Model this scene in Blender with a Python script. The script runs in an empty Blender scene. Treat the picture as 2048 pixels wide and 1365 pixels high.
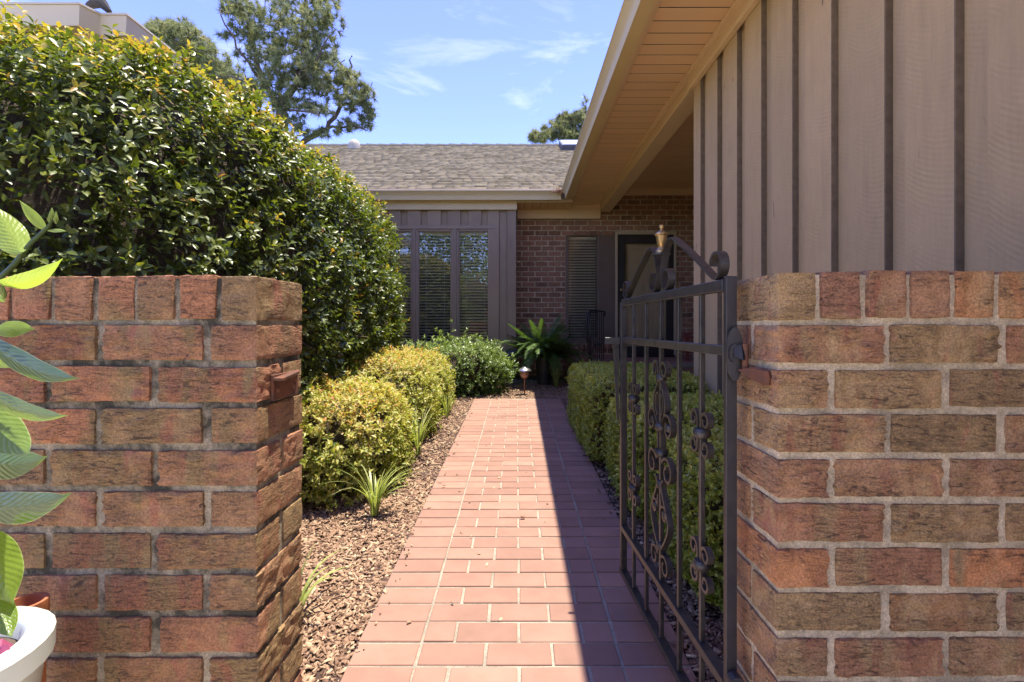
import bpy, bmesh, math, random
import numpy as np
from mathutils import Vector, Matrix, noise, Euler

S = bpy.context.scene
C = S.collection
R = math.radians
random.seed(4)
rng = np.random.default_rng(11)

# ------------------------------------------------------------------ camera, light
F, CX, CY, EYE = 980.0, 1034.0, 652.0, 1.04      # focal length and vanishing point read off the photograph (2048 px wide)
cam_data = bpy.data.cameras.new('camera')
cam = bpy.data.objects.new('camera', cam_data); C.objects.link(cam)
cam.location = (0, 0, EYE); cam.rotation_euler = (R(90), 0, 0)
cam_data.sensor_width = 36; cam_data.lens = F / 2048 * 36
cam_data.shift_x = -10 / 2048; cam_data.shift_y = -30.5 / 2048
cam_data.clip_start = .05; cam_data.clip_end = 2000
S.camera = cam

SUN = Vector((.15, .085, 1)).normalized()          # towards the sun
W = bpy.data.worlds.new('World'); S.world = W; W.use_nodes = True
nt = W.node_tree; bg = nt.nodes['Background']
sky = nt.nodes.new('ShaderNodeTexSky'); sky.sky_type = 'NISHITA'; sky.sun_disc = False
sky.sun_elevation = math.asin(SUN.z); sky.sun_rotation = math.atan2(SUN.x, SUN.y)
sky.altitude = 3000; sky.air_density = 1.0; sky.dust_density = .5; sky.ozone_density = 2.5
tc = nt.nodes.new('ShaderNodeTexCoord'); mp = nt.nodes.new('ShaderNodeMapping'); mp.inputs['Scale'].default_value = (1.6, 1.6, 7)
no = nt.nodes.new('ShaderNodeTexNoise'); no.inputs['Scale'].default_value = 1.7; no.inputs['Detail'].default_value = 6; no.inputs['Roughness'].default_value = .6
no.inputs['Distortion'].default_value = .6
cr = nt.nodes.new('ShaderNodeMapRange'); cr.inputs['From Min'].default_value = .5; cr.inputs['From Max'].default_value = .85; cr.inputs['To Max'].default_value = .55
bw = nt.nodes.new('ShaderNodeRGBToBW'); ml = nt.nodes.new('ShaderNodeMath'); ml.operation = 'MULTIPLY'; ml.inputs[1].default_value = 1.9
mx = nt.nodes.new('ShaderNodeMixRGB')
nt.links.new(tc.outputs['Generated'], mp.inputs['Vector']); nt.links.new(mp.outputs[0], no.inputs['Vector']); nt.links.new(no.outputs['Fac'], cr.inputs['Value'])
nt.links.new(sky.outputs[0], bw.inputs[0]); nt.links.new(bw.outputs[0], ml.inputs[0])
nt.links.new(cr.outputs[0], mx.inputs[0]); nt.links.new(sky.outputs[0], mx.inputs[1]); nt.links.new(ml.outputs[0], mx.inputs[2])
hs = nt.nodes.new('ShaderNodeHueSaturation'); hs.inputs['Saturation'].default_value = 1.12; hs.inputs['Hue'].default_value = .53; nt.links.new(mx.outputs[0], hs.inputs['Color'])
nt.links.new(hs.outputs[0], bg.inputs['Color']); bg.inputs['Strength'].default_value = .115

sl = bpy.data.lights.new('sun', 'SUN'); sl.energy = 2.0; sl.angle = R(.5); sl.color = (1, .94, .83)
so = bpy.data.objects.new('sun', sl); C.objects.link(so); so.rotation_euler = SUN.to_track_quat('Z', 'Y').to_euler(); so.location = (2, 6, 20)

S.view_settings.view_transform = 'Standard'; S.view_settings.look = 'None'
S.view_settings.gamma = 1; S.view_settings.use_curve_mapping = False
S.view_settings.exposure = 2.52
S.render.engine = 'CYCLES'; S.cycles.use_denoising = True
S.cycles.max_bounces = 8; S.cycles.diffuse_bounces = 7; S.cycles.transparent_max_bounces = 12
S.cycles.caustics_reflective = False; S.cycles.caustics_refractive = False

SLOPE = .0335
SLA = math.atan(SLOPE)
def gz(y): return SLOPE * max(-2.5, min(y, 9))
def P(px, py, Y): return Vector(((px - CX) * Y / F, Y, EYE + (CY - py) * Y / F))

# ------------------------------------------------------------------ materials
def new_mat(name):
    m = bpy.data.materials.new(name); m.use_nodes = True
    return m, m.node_tree.nodes, m.node_tree.links, m.node_tree.nodes['Principled BSDF']
def rgb(c): return (c[0], c[1], c[2], 1)
def obj_coords(n, l, stretch=(1, 1, 1)):
    t = n.new('ShaderNodeTexCoord'); oi = n.new('ShaderNodeObjectInfo')
    mu = n.new('ShaderNodeMath'); mu.operation = 'MULTIPLY'; mu.inputs[1].default_value = 37.0
    l.new(oi.outputs['Random'], mu.inputs[0])
    ad = n.new('ShaderNodeVectorMath'); ad.operation = 'ADD'
    l.new(t.outputs['Object'], ad.inputs[0]); l.new(mu.outputs[0], ad.inputs[1])
    mp = n.new('ShaderNodeMapping'); mp.inputs['Scale'].default_value = stretch
    l.new(ad.outputs[0], mp.inputs['Vector'])
    return mp.outputs[0], oi.outputs['Random']
def noise_node(n, l, vec, scale, detail=4, rough=.55, dist=0):
    t = n.new('ShaderNodeTexNoise'); t.inputs['Scale'].default_value = scale; t.inputs['Detail'].default_value = detail
    t.inputs['Roughness'].default_value = rough; t.inputs['Distortion'].default_value = dist
    l.new(vec, t.inputs['Vector']); return t.outputs['Fac']
def ramp(n, l, fac, stops):
    r = n.new('ShaderNodeValToRGB'); e = r.color_ramp.elements
    while len(e) < len(stops): e.new(.5)
    for i, (p, c) in enumerate(stops): e[i].position = p; e[i].color = rgb(c)
    l.new(fac, r.inputs[0]); return r.outputs[0]
def mix(n, l, fac, a, b, mode='MIX'):
    m = n.new('ShaderNodeMixRGB'); m.blend_type = mode
    for i, v in ((0, fac), (1, a), (2, b)):
        if hasattr(v, 'is_linked') or hasattr(v, 'links'): l.new(v, m.inputs[i])
        else: m.inputs[i].default_value = v if i == 0 else rgb(v)
    return m.outputs[0]
def maprange(n, l, v, a, b, c=0, d=1):
    m = n.new('ShaderNodeMapRange'); l.new(v, m.inputs['Value'])
    for k, x in (('From Min', a), ('From Max', b), ('To Min', c), ('To Max', d)): m.inputs[k].default_value = x
    return m.outputs[0]
def bump(n, l, h, strength, dist, prev=None):
    b = n.new('ShaderNodeBump'); b.inputs['Strength'].default_value = strength; b.inputs['Distance'].default_value = dist
    l.new(h, b.inputs['Height'])
    if prev: l.new(prev, b.inputs['Normal'])
    return b.outputs[0]

def m_plain(name, c1, c2=None, scale=8, rough=.7, bumps=.0, bscale=60, stretch=(1, 1, 1), metal=0, rand=.12, spec=.4, bdist=.003):
    m, n, l, p = new_mat(name)
    v, rnd = obj_coords(n, l, stretch)
    f = noise_node(n, l, v, scale, 5)
    col = ramp(n, l, f, ((.3, c1), (.7, c2 or tuple(x * .85 for x in c1))))
    k = maprange(n, l, rnd, 0, 1, 1 - rand, 1 + rand)
    vm = n.new('ShaderNodeVectorMath'); vm.operation = 'SCALE'; l.new(col, vm.inputs[0]); l.new(k, vm.inputs['Scale'])
    l.new(vm.outputs[0], p.inputs['Base Color'])
    p.inputs['Roughness'].default_value = rough; p.inputs['Metallic'].default_value = metal; p.inputs['Specular IOR Level'].default_value = spec
    if bumps: l.new(bump(n, l, noise_node(n, l, v, bscale, 5, .6), bumps, bdist), p.inputs['Normal'])
    return m

def m_brick(name, stops, patch, dirt=.35, crack=1.0):
    m, n, l, p = new_mat(name)
    v, rnd = obj_coords(n, l)
    base = ramp(n, l, rnd, stops)
    # vertical firing bands and cloudy patches that change the tone along a single brick
    mp = n.new('ShaderNodeMapping'); mp.inputs['Scale'].default_value = (16, 6, 4); l.new(v, mp.inputs['Vector'])
    band = noise_node(n, l, mp.outputs[0], 1.0, 3, .6, .4)
    c = mix(n, l, maprange(n, l, band, .48, .62), base, patch)
    band2 = noise_node(n, l, mp.outputs[0], 1.7, 3, .6, .8)
    c = mix(n, l, maprange(n, l, band2, .56, .68, 0, .75), c, (.29, .12, .075))
    gr = noise_node(n, l, v, 260, 3, .7)
    c = mix(n, l, 1.0, c, ramp(n, l, gr, ((.28, (.50, .47, .44)), (.72, (1.42, 1.38, 1.3)))), 'MULTIPLY')
    # torn bark-like face: long flat cracks
    mk = n.new('ShaderNodeMapping'); mk.inputs['Scale'].default_value = (34, 34, 120); l.new(v, mk.inputs['Vector'])
    ck = noise_node(n, l, mk.outputs[0], 1.0, 5, .62, 1.2)
    where = maprange(n, l, noise_node(n, l, v, 11, 2), .36, .52)
    crk = maprange(n, l, ck, .37, .46, 1, 0)
    cm = n.new('ShaderNodeMath'); cm.operation = 'MULTIPLY'; l.new(crk, cm.inputs[0]); l.new(where, cm.inputs[1])
    cs = n.new('ShaderNodeMath'); cs.operation = 'MULTIPLY'; l.new(cm.outputs[0], cs.inputs[0]); cs.inputs[1].default_value = .75 * crack
    c = mix(n, l, cs.outputs[0], c, (.055, .035, .025))
    soot = noise_node(n, l, v, 19, 4, .65)
    c = mix(n, l, maprange(n, l, soot, .6, .74, 0, dirt), c, (.05, .045, .03))
    l.new(c, p.inputs['Base Color']); p.inputs['Roughness'].default_value = .9; p.inputs['Specular IOR Level'].default_value = .25
    hm = n.new('ShaderNodeMath'); hm.operation = 'MULTIPLY'; l.new(ck, hm.inputs[0]); l.new(where, hm.inputs[1])
    nb = bump(n, l, hm.outputs[0], .9 * crack, .012)
    nb = bump(n, l, gr, .5, .002, nb)
    l.new(nb, p.inputs['Normal'])
    return m

def m_mortar(name, c1, c2, moss):
    m, n, l, p = new_mat(name)
    t = n.new('ShaderNodeTexCoord'); v = t.outputs['Object']
    f = noise_node(n, l, v, 40, 5, .7)
    c = ramp(n, l, f, ((.3, c1), (.7, c2)))
    sg = noise_node(n, l, v, 240, 3, .75)
    c = mix(n, l, 1.0, c, ramp(n, l, sg, ((.3, (.66, .64, .6)), (.7, (1.28, 1.28, 1.26)))), 'MULTIPLY')
    d = noise_node(n, l, v, 9, 6, .72)
    c = mix(n, l, maprange(n, l, d, .42, .58, 0, moss), c, (.045, .042, .03))
    l.new(c, p.inputs['Base Color']); p.inputs['Roughness'].default_value = .95; p.inputs['Specular IOR Level'].default_value = .2
    l.new(bump(n, l, noise_node(n, l, v, 330, 3, .7), .8, .003, bump(n, l, f, .6, .006)), p.inputs['Normal'])
    return m

def m_leaf(name, stops, rough=.35, trans=.35, spec=.5, veins=False, tcol=(1.25, 1.35, .55)):
    """leaf colour comes from a per-leaf random value stored on the mesh"""
    m, n, l, p = new_mat(name)
    a = n.new('ShaderNodeAttribute'); a.attribute_name = 'tint'
    c = ramp(n, l, a.outputs['Fac'], stops)
    t = n.new('ShaderNodeTexCoord')
    f = noise_node(n, l, t.outputs['Object'], 90, 3)
    c = mix(n, l, 1.0, c, ramp(n, l, f, ((.3, (.8, .8, .8)), (.7, (1.2, 1.2, 1.15)))), 'MULTIPLY')
    l.new(c, p.inputs['Base Color']); p.inputs['Roughness'].default_value = rough; p.inputs['Specular IOR Level'].default_value = spec
    tr = n.new('ShaderNodeBsdfTranslucent'); l.new(mix(n, l, 1.0, c, tcol, 'MULTIPLY'), tr.inputs['Color'])
    ms = n.new('ShaderNodeMixShader'); ms.inputs[0].default_value = trans
    l.new(p.outputs[0], ms.inputs[1]); l.new(tr.outputs[0], ms.inputs[2]); l.new(ms.outputs[0], n['Material Output'].inputs['Surface'])
    return m

def m_siding(name, c1, c2, offset):
    m, n, l, p = new_mat(name)
    v, rnd = obj_coords(n, l)
    t = n.new('ShaderNodeTexCoord')
    # circular-saw marks: the same arc repeated up the board, its curve and centre different on every board
    sp = n.new('ShaderNodeSeparateXYZ'); l.new(t.outputs['Object'], sp.inputs[0])
    def mth(op, a, b_=None, c_=None):
        q = n.new('ShaderNodeMath'); q.operation = op
        for i, x in enumerate((a, b_, c_)):
            if x is None: continue
            if hasattr(x, 'links'): l.new(x, q.inputs[i])
            else: q.inputs[i].default_value = x
        return q.outputs[0]
    across = sp.outputs[1] if offset[1] else sp.outputs[0]
    off = mth('ADD', across, maprange(n, l, rnd, 0, 1, .06, .15)); arc = mth('MULTIPLY', mth('MULTIPLY', off, off), maprange(n, l, rnd, 0, 1, 3.6, 1.2))
    wob = noise_node(n, l, v, 5, 3, .6)
    ph = mth('ADD', mth('MULTIPLY', mth('SUBTRACT', sp.outputs[2], arc), 6.2832 / .0185), mth('MULTIPLY', wob, 6.0))
    saw = mth('MULTIPLY', mth('SINE', ph), maprange(n, l, noise_node(n, l, v, 7, 4, .65), .40, .62))
    st = n.new('ShaderNodeMapping'); st.inputs['Scale'].default_value = (1, 1, .12); l.new(v, st.inputs['Vector'])
    gr = noise_node(n, l, st.outputs[0], 90, 4, .7)
    f = noise_node(n, l, v, 3, 5, .6)
    c = ramp(n, l, f, ((.3, c1), (.7, c2)))
    st2 = n.new('ShaderNodeMapping'); st2.inputs['Scale'].default_value = (1, 1, .10); l.new(v, st2.inputs['Vector'])
    c = mix(n, l, maprange(n, l, noise_node(n, l, st2.outputs[0], 16, 4, .6), .52, .74, 0, .16), c, (.16, .115, .075))
    sp = n.new('ShaderNodeMapping'); sp.inputs['Scale'].default_value = (30, 30, 7); l.new(v, sp.inputs['Vector'])
    c = mix(n, l, maprange(n, l, noise_node(n, l, sp.outputs[0], 1, 3, .5), .73, .77, 0, .8), c, (.06, .045, .03))
    c = mix(n, l, 1.0, c, ramp(n, l, gr, ((.3, (.95, .95, .95)), (.7, (1.05, 1.05, 1.05)))), 'MULTIPLY')
    c = mix(n, l, 1.0, c, ramp(n, l, maprange(n, l, saw, -1, 1), ((0, (.965, .965, .965)), (1, (1.025, 1.025, 1.025)))), 'MULTIPLY')
    c = mix(n, l, 1.0, c, ramp(n, l, rnd, ((0, (.9, .9, .9)), (1, (1.08, 1.06, 1.04)))), 'MULTIPLY')
    l.new(c, p.inputs['Base Color']); p.inputs['Roughness'].default_value = .8; p.inputs['Specular IOR Level'].default_value = .3
    nb = bump(n, l, saw, .2, .0020)
    nb = bump(n, l, noise_node(n, l, v, 130, 4, .7), .35, .003, nb)
    l.new(nb, p.inputs['Normal'])
    return m

def m_glass(name, tint):
    m, n, l, p = new_mat(name)
    n.remove(p)
    tr = n.new('ShaderNodeBsdfTransparent'); tr.inputs[0].default_value = rgb(tint)
    gl = n.new('ShaderNodeBsdfGlossy'); gl.inputs['Roughness'].default_value = .004; gl.inputs['Color'].default_value = (1, 1, 1, 1)
    lw = n.new('ShaderNodeLayerWeight'); lw.inputs['Blend'].default_value = .5
    pw5 = n.new('ShaderNodeMath'); pw5.operation = 'POWER'; pw5.inputs[1].default_value = 5; l.new(lw.outputs['Facing'], pw5.inputs[0])
    fr = n.new('ShaderNodeMath'); fr.operation = 'MULTIPLY_ADD'; fr.inputs[1].default_value = .9; fr.inputs[2].default_value = .085; l.new(pw5.outputs[0], fr.inputs[0])
    t = n.new('ShaderNodeTexCoord')
    l.new(bump(n, l, noise_node(n, l, t.outputs['Object'], 3, 2), .05, .01), gl.inputs['Normal'])
    ms = n.new('ShaderNodeMixShader'); l.new(fr.outputs[0], ms.inputs[0]); l.new(tr.outputs[0], ms.inputs[1]); l.new(gl.outputs[0], ms.inputs[2])
    l.new(ms.outputs[0], n['Material Output'].inputs['Surface'])
    return m

WALL_STOPS = ((0, (.235, .115, .06)), (.18, (.30, .14, .078)), (.38, (.27, .16, .078)), (.55, (.335, .17, .092)), (.72, (.24, .165, .08)), (.86, (.30, .148, .083)), (1, (.40, .185, .09)))
M = dict(
    brick=m_brick('torn_face_brick', WALL_STOPS, (.25, .17, .08)),
    brick_warm=m_brick('sandy_brick', ((0, (.33, .165, .09)), (.25, (.38, .235, .12)), (.5, (.30, .148, .092)), (.7, (.33, .225, .108)), (.88, (.26, .172, .086)), (1, (.50, .22, .095))), (.35, .235, .115), .3),
    house_brick=m_brick('house_brick', ((0, (.17, .105, .065)), (.3, (.33, .175, .11)), (.6, (.40, .215, .135)), (.85, (.25, .145, .09)), (1, (.45, .25, .155))), (.30, .18, .11), .2, .5),
    mortar_old=m_mortar('weathered_mortar', (.27, .225, .15), (.40, .34, .24), .95),
    mortar=m_mortar('mortar', (.52, .42, .27), (.68, .56, .38), .4),
    paver=m_plain('terracotta_paver', (.255, .14, .095), (.31, .172, .118), 9, .75, .35, 300, rand=.14, bdist=.0015, spec=.3),
    grout=m_mortar('pale_grout', (.32, .275, .21), (.40, .345, .265), .3),
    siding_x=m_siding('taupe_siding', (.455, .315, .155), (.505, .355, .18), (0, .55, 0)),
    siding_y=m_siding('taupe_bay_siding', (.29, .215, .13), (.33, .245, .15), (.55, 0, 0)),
    dark_edge=m_plain('rough_dark_brown_edge', (.13, .095, .06), (.19, .14, .09), 30, .85, .5, 120, rand=.1),
    taupe_trim=m_plain('taupe_trim', (.28, .205, .125), (.31, .23, .145), 6, .65, .12, 90),
    beige=m_plain('beige_metal', (.70, .52, .30), (.74, .55, .32), 3, .38, 0, rand=.02, spec=.5),
    gutter=m_plain('gutter_cream', (.60, .46, .22), (.64, .50, .25), 4, .45, 0, rand=.02, spec=.5),
    soffit=m_plain('tan_soffit', (.76, .51, .28), (.80, .54, .30), 2, .55, 0, rand=.04),
    groove=m_plain('soffit_void', (.05, .035, .02), None, 5, .9),
    cream=m_plain('cream_paint', (.46, .36, .21), (.50, .40, .24), 3, .5, 0, rand=.02),
    pale=m_plain('pale_neighbour_trim', (.62, .53, .38), (.66, .57, .42), 3, .45, 0, rand=.02),
    door=m_plain('beige_door', (.70, .52, .29), (.74, .55, .31), 3, .45, 0, rand=.02),
    bronze=m_plain('dark_bronze_frame', (.03, .026, .02), (.04, .034, .027), 4, .4),
    dark=m_plain('interior_dark', (.10, .085, .07), (.08, .07, .06), 2, .9),
    slat=m_plain('blind_slat', (.82, .76, .66), (.84, .78, .68), 5, .5, rand=.05),
    glass=m_glass('window_glass', (.93, .94, .92)),
    iron=m_plain('black_wrought_iron', (.018, .017, .016), (.05, .043, .037), 30, .4, .35, 160, rand=.15, spec=.5, bdist=.0015),
    iron_dark=m_plain('black_iron', (.02, .018, .017), (.035, .03, .028), 20, .45, .25, 120),
    rust=m_plain('rusty_steel', (.16, .055, .02), (.07, .035, .022), 45, .7, .5, 200, bdist=.002),
    brass=m_plain('worn_brass', (.50, .33, .13), (.30, .19, .08), 50, .36, .25, 150, metal=.8, bdist=.001),
    copper=m_plain('copper', (.40, .17, .09), (.26, .11, .06), 30, .35, .1, 90, metal=.8),
    chrome=m_plain('bright_cap', (.75, .72, .68), (.6, .56, .52), 30, .25, 0, metal=.9),
    lampglass=m_plain('amber_lamp_glass', (.42, .24, .15), (.34, .17, .10), 20, .2, 0, spec=.6),
    plastic=m_plain('black_plastic_pot', (.018, .018, .018), (.03, .03, .03), 5, .5),
    white_pot=m_plain('white_glazed_pot', (.52, .55, .49), (.46, .49, .43), 9, .28, .06, 40, rand=.0, spec=.5),
    terracotta=m_plain('terracotta', (.42, .15, .055), (.36, .12, .05), 14, .8, .2, 120),
    soil=m_plain('potting_soil', (.06, .04, .03), (.12, .08, .055), 40, .95, .8, 90),
    dry_leaf=m_plain('dry_leaf', (.30, .12, .05), (.20, .085, .04), 30, .7, .4, 60),
    magenta=m_plain('magenta_petals', (.30, .06, .12), (.20, .035, .08), 30, .6, .3, 70),
    bark=m_plain('pine_bark', (.16, .11, .085), (.09, .065, .05), 12, .9, .8, 20, (1, 1, .4), bdist=.02),
    twig=m_plain('twig', (.15, .10, .065), (.22, .16, .11), 20, .85),
    inner=m_plain('shaded_twig_core', (.045, .034, .02), (.09, .066, .038), 60, .95, 1.0, 50, bdist=.03),  # dark brown twig core, also standing for the shade inside the foliage
    red_wood=m_plain('red_stained_wood', (.24, .065, .04), (.20, .055, .035), 12, .7, .2, 80),
    concrete=m_plain('concrete', (.60, .51, .39), (.68, .58, .45), 6, .9, .4, 120),
    slate=m_plain('grey_blue_flashing', (.085, .085, .10), (.10, .10, .115), 6, .6),
    ledge=m_plain('mossy_ledge', (.12, .115, .08), (.2, .185, .14), 16, .9, .5, 80),
    ridge=m_plain('ridge_cap_shingle', (.045, .04, .036), (.06, .055, .05), 30, .95, .5, 200),
    dome=m_plain('white_vent_dome', (.56, .48, .34), None, 3, .4),
    sky_glass=m_plain('skylight_glass', (.55, .6, .66), (.6, .65, .7), 3, .15, spec=.7),
)
def m_ground():
    m, n, l, p = new_mat('lawn_ground')
    t = n.new('ShaderNodeTexCoord')
    f = noise_node(n, l, t.outputs['Object'], .6, 8, .7)
    l.new(ramp(n, l, f, ((.3, (.05, .075, .025)), (.7, (.10, .11, .045)))), p.inputs['Base Color']); p.inputs['Roughness'].default_value = .95
    l.new(bump(n, l, noise_node(n, l, t.outputs['Object'], 60, 6, .7), 1, .03), p.inputs['Normal'])
    return m
M['ground'] = m_ground()
def m_shingle():
    m, n, l, p = new_mat('asphalt_shingle')
    a = n.new('ShaderNodeAttribute'); a.attribute_name = 'tint'
    t = n.new('ShaderNodeTexCoord')
    c = ramp(n, l, a.outputs['Fac'], ((0, (.12, .097, .06)), (.35, (.20, .163, .105)), (.7, (.25, .205, .135)), (1, (.178, .147, .10))))
    gr = noise_node(n, l, t.outputs['Object'], 170, 3, .7)
    c = mix(n, l, 1.0, c, ramp(n, l, gr, ((.3, (.72, .72, .72)), (.7, (1.25, 1.25, 1.22)))), 'MULTIPLY')
    f = noise_node(n, l, t.outputs['Object'], .9, 5, .6)
    c = mix(n, l, maprange(n, l, f, .5, .75, 0, .5), c, (.19, .17, .12))
    l.new(c, p.inputs['Base Color']); p.inputs['Roughness'].default_value = .95; p.inputs['Specular IOR Level'].default_value = .2
    l.new(bump(n, l, gr, .5, .004), p.inputs['Normal'])
    return m
M['shingle'] = m_shingle()
def m_chip():
    m, n, l, p = new_mat('bark_chip')
    a = n.new('ShaderNodeAttribute'); a.attribute_name = 'tint'
    c = ramp(n, l, a.outputs['Fac'], ((0, (.07, .035, .02)), (.3, (.18, .098, .055)), (.55, (.28, .165, .098)), (.8, (.38, .25, .15)), (1, (.54, .42, .26))))
    t = n.new('ShaderNodeTexCoord')
    gr = noise_node(n, l, t.outputs['Object'], 150, 4, .7)
    c = mix(n, l, 1.0, c, ramp(n, l, gr, ((.3, (.6, .58, .55)), (.7, (1.3, 1.3, 1.3)))), 'MULTIPLY')
    l.new(c, p.inputs['Base Color']); p.inputs['Roughness'].default_value = .9
    l.new(bump(n, l, gr, .6, .004), p.inputs['Normal'])
    return m
M['chip'] = m_chip()
M['mulch_base'] = m_plain('mulch_soil', (.10, .055, .038), (.05, .03, .022), 60, .95, 1, 90, bdist=.01)
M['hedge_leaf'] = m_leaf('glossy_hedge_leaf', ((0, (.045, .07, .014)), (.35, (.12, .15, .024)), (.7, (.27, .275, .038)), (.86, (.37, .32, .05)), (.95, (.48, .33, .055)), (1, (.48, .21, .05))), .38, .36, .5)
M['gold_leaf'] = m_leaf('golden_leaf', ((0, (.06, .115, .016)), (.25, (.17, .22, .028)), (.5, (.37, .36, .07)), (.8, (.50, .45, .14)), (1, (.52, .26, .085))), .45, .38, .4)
M['green_leaf'] = m_leaf('shrub_leaf', ((0, (.05, .09, .02)), (.5, (.13, .19, .045)), (1, (.32, .38, .13))), .35, .32, .5)
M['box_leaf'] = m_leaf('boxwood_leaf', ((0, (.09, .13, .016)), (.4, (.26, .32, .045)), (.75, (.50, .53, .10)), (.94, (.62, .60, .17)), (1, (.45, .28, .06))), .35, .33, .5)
M['fern_leaf'] = m_leaf('fern_leaf', ((0, (.035, .075, .018)), (1, (.13, .21, .045))), .45, .3, .4)
M['blade'] = m_leaf('liriope_blade', ((0, (.22, .28, .06)), (.6, (.46, .50, .17)), (1, (.66, .63, .34))), .4, .35, .4)
M['needle'] = m_leaf('pine_needle', ((0, (.15, .17, .09)), (.5, (.29, .305, .16)), (.85, (.42, .39, .22)), (1, (.44, .33, .19))), .5, .45, .3, tcol=(1.1, 1.1, .7))
def m_bigleaf():
    m, n, l, p = new_mat('large_glossy_leaf')
    oi = n.new('ShaderNodeObjectInfo'); uv = n.new('ShaderNodeUVMap')
    sp = n.new('ShaderNodeSeparateXYZ'); l.new(uv.outputs[0], sp.inputs[0])
    # young leaves are yellow green: the object's own colour sets it
    c = mix(n, l, maprange(n, l, oi.outputs['Alpha'], 0, 1), (.035, .085, .018), (.30, .40, .055))
    # side veins at an angle from the midrib (u across -1..1, v along)
    ab = n.new('ShaderNodeMath'); ab.operation = 'ABSOLUTE'; l.new(sp.outputs[0], ab.inputs[0])
    k = n.new('ShaderNodeMath'); k.operation = 'MULTIPLY_ADD'; k.inputs[1].default_value = -.22; l.new(ab.outputs[0], k.inputs[0]); l.new(sp.outputs[1], k.inputs[2])
    k2 = n.new('ShaderNodeMath'); k2.operation = 'MULTIPLY'; k2.inputs[1].default_value = 75; l.new(k.outputs[0], k2.inputs[0])
    sn = n.new('ShaderNodeMath'); sn.operation = 'SINE'; l.new(k2.outputs[0], sn.inputs[0])
    vein = maprange(n, l, sn.outputs[0], .8, 1.0)
    rib = maprange(n, l, ab.outputs[0], .0, .06, 1, 0)
    mxv = n.new('ShaderNodeMath'); mxv.operation = 'MAXIMUM'; l.new(vein, mxv.inputs[0]); l.new(rib, mxv.inputs[1])
    hf = n.new('ShaderNodeMath'); hf.operation = 'MULTIPLY'; hf.inputs[1].default_value = .16; l.new(mxv.outputs[0], hf.inputs[0])
    c = mix(n, l, hf.outputs[0], c, (.34, .42, .14))
    edge = maprange(n, l, ab.outputs[0], .93, 1.0, 0, .6); c = mix(n, l, edge, c, (.48, .52, .25))
    l.new(c, p.inputs['Base Color']); p.inputs['Roughness'].default_value = .28; p.inputs['Specular IOR Level'].default_value = .6
    nb = bump(n, l, noise_node(n, l, uv.outputs[0], 5, 2), .2, .005, bump(n, l, sn.outputs[0], .16, .004))
    l.new(nb, p.inputs['Normal'])
    tr = n.new('ShaderNodeBsdfTranslucent'); l.new(mix(n, l, 1.0, c, (1.4, 1.5, .5), 'MULTIPLY'), tr.inputs['Color']); l.new(nb, tr.inputs['Normal'])
    ms = n.new('ShaderNodeMixShader'); ms.inputs[0].default_value = .42
    l.new(p.outputs[0], ms.inputs[1]); l.new(tr.outputs[0], ms.inputs[2]); l.new(ms.outputs[0], n['Material Output'].inputs['Surface'])
    return m
M['big_leaf'] = m_bigleaf()

# ------------------------------------------------------------------ building helpers
WL = {}                                           # world position of every parent (all translate only while building)
def tag(o, label=None, cat=None, group=None, kind=None):
    for k, v in (('label', label), ('category', cat), ('group', group), ('kind', kind)):
        if v: o[k] = v
    return o
def place(o, loc, parent=None):
    loc = Vector(loc); C.objects.link(o); WL[o.name] = loc
    if parent is not None:
        o.parent = parent; o.location = loc - WL[parent.name]
    else: o.location = loc
    return o
def thing(name, loc, label=None, cat=None, group=None, kind=None, parent=None):
    o = bpy.data.objects.new(name, None); o.empty_display_size = .1
    return tag(place(o, loc, parent), label, cat, group, kind)
def mesh_of(name, verts, faces, mat, smooth=False):
    me = bpy.data.meshes.new(name); me.from_pydata([tuple(v) for v in verts], [], faces); me.update()
    if mat: me.materials.append(mat)
    if smooth: me.polygons.foreach_set('use_smooth', [True] * len(me.polygons))
    return me
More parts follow.
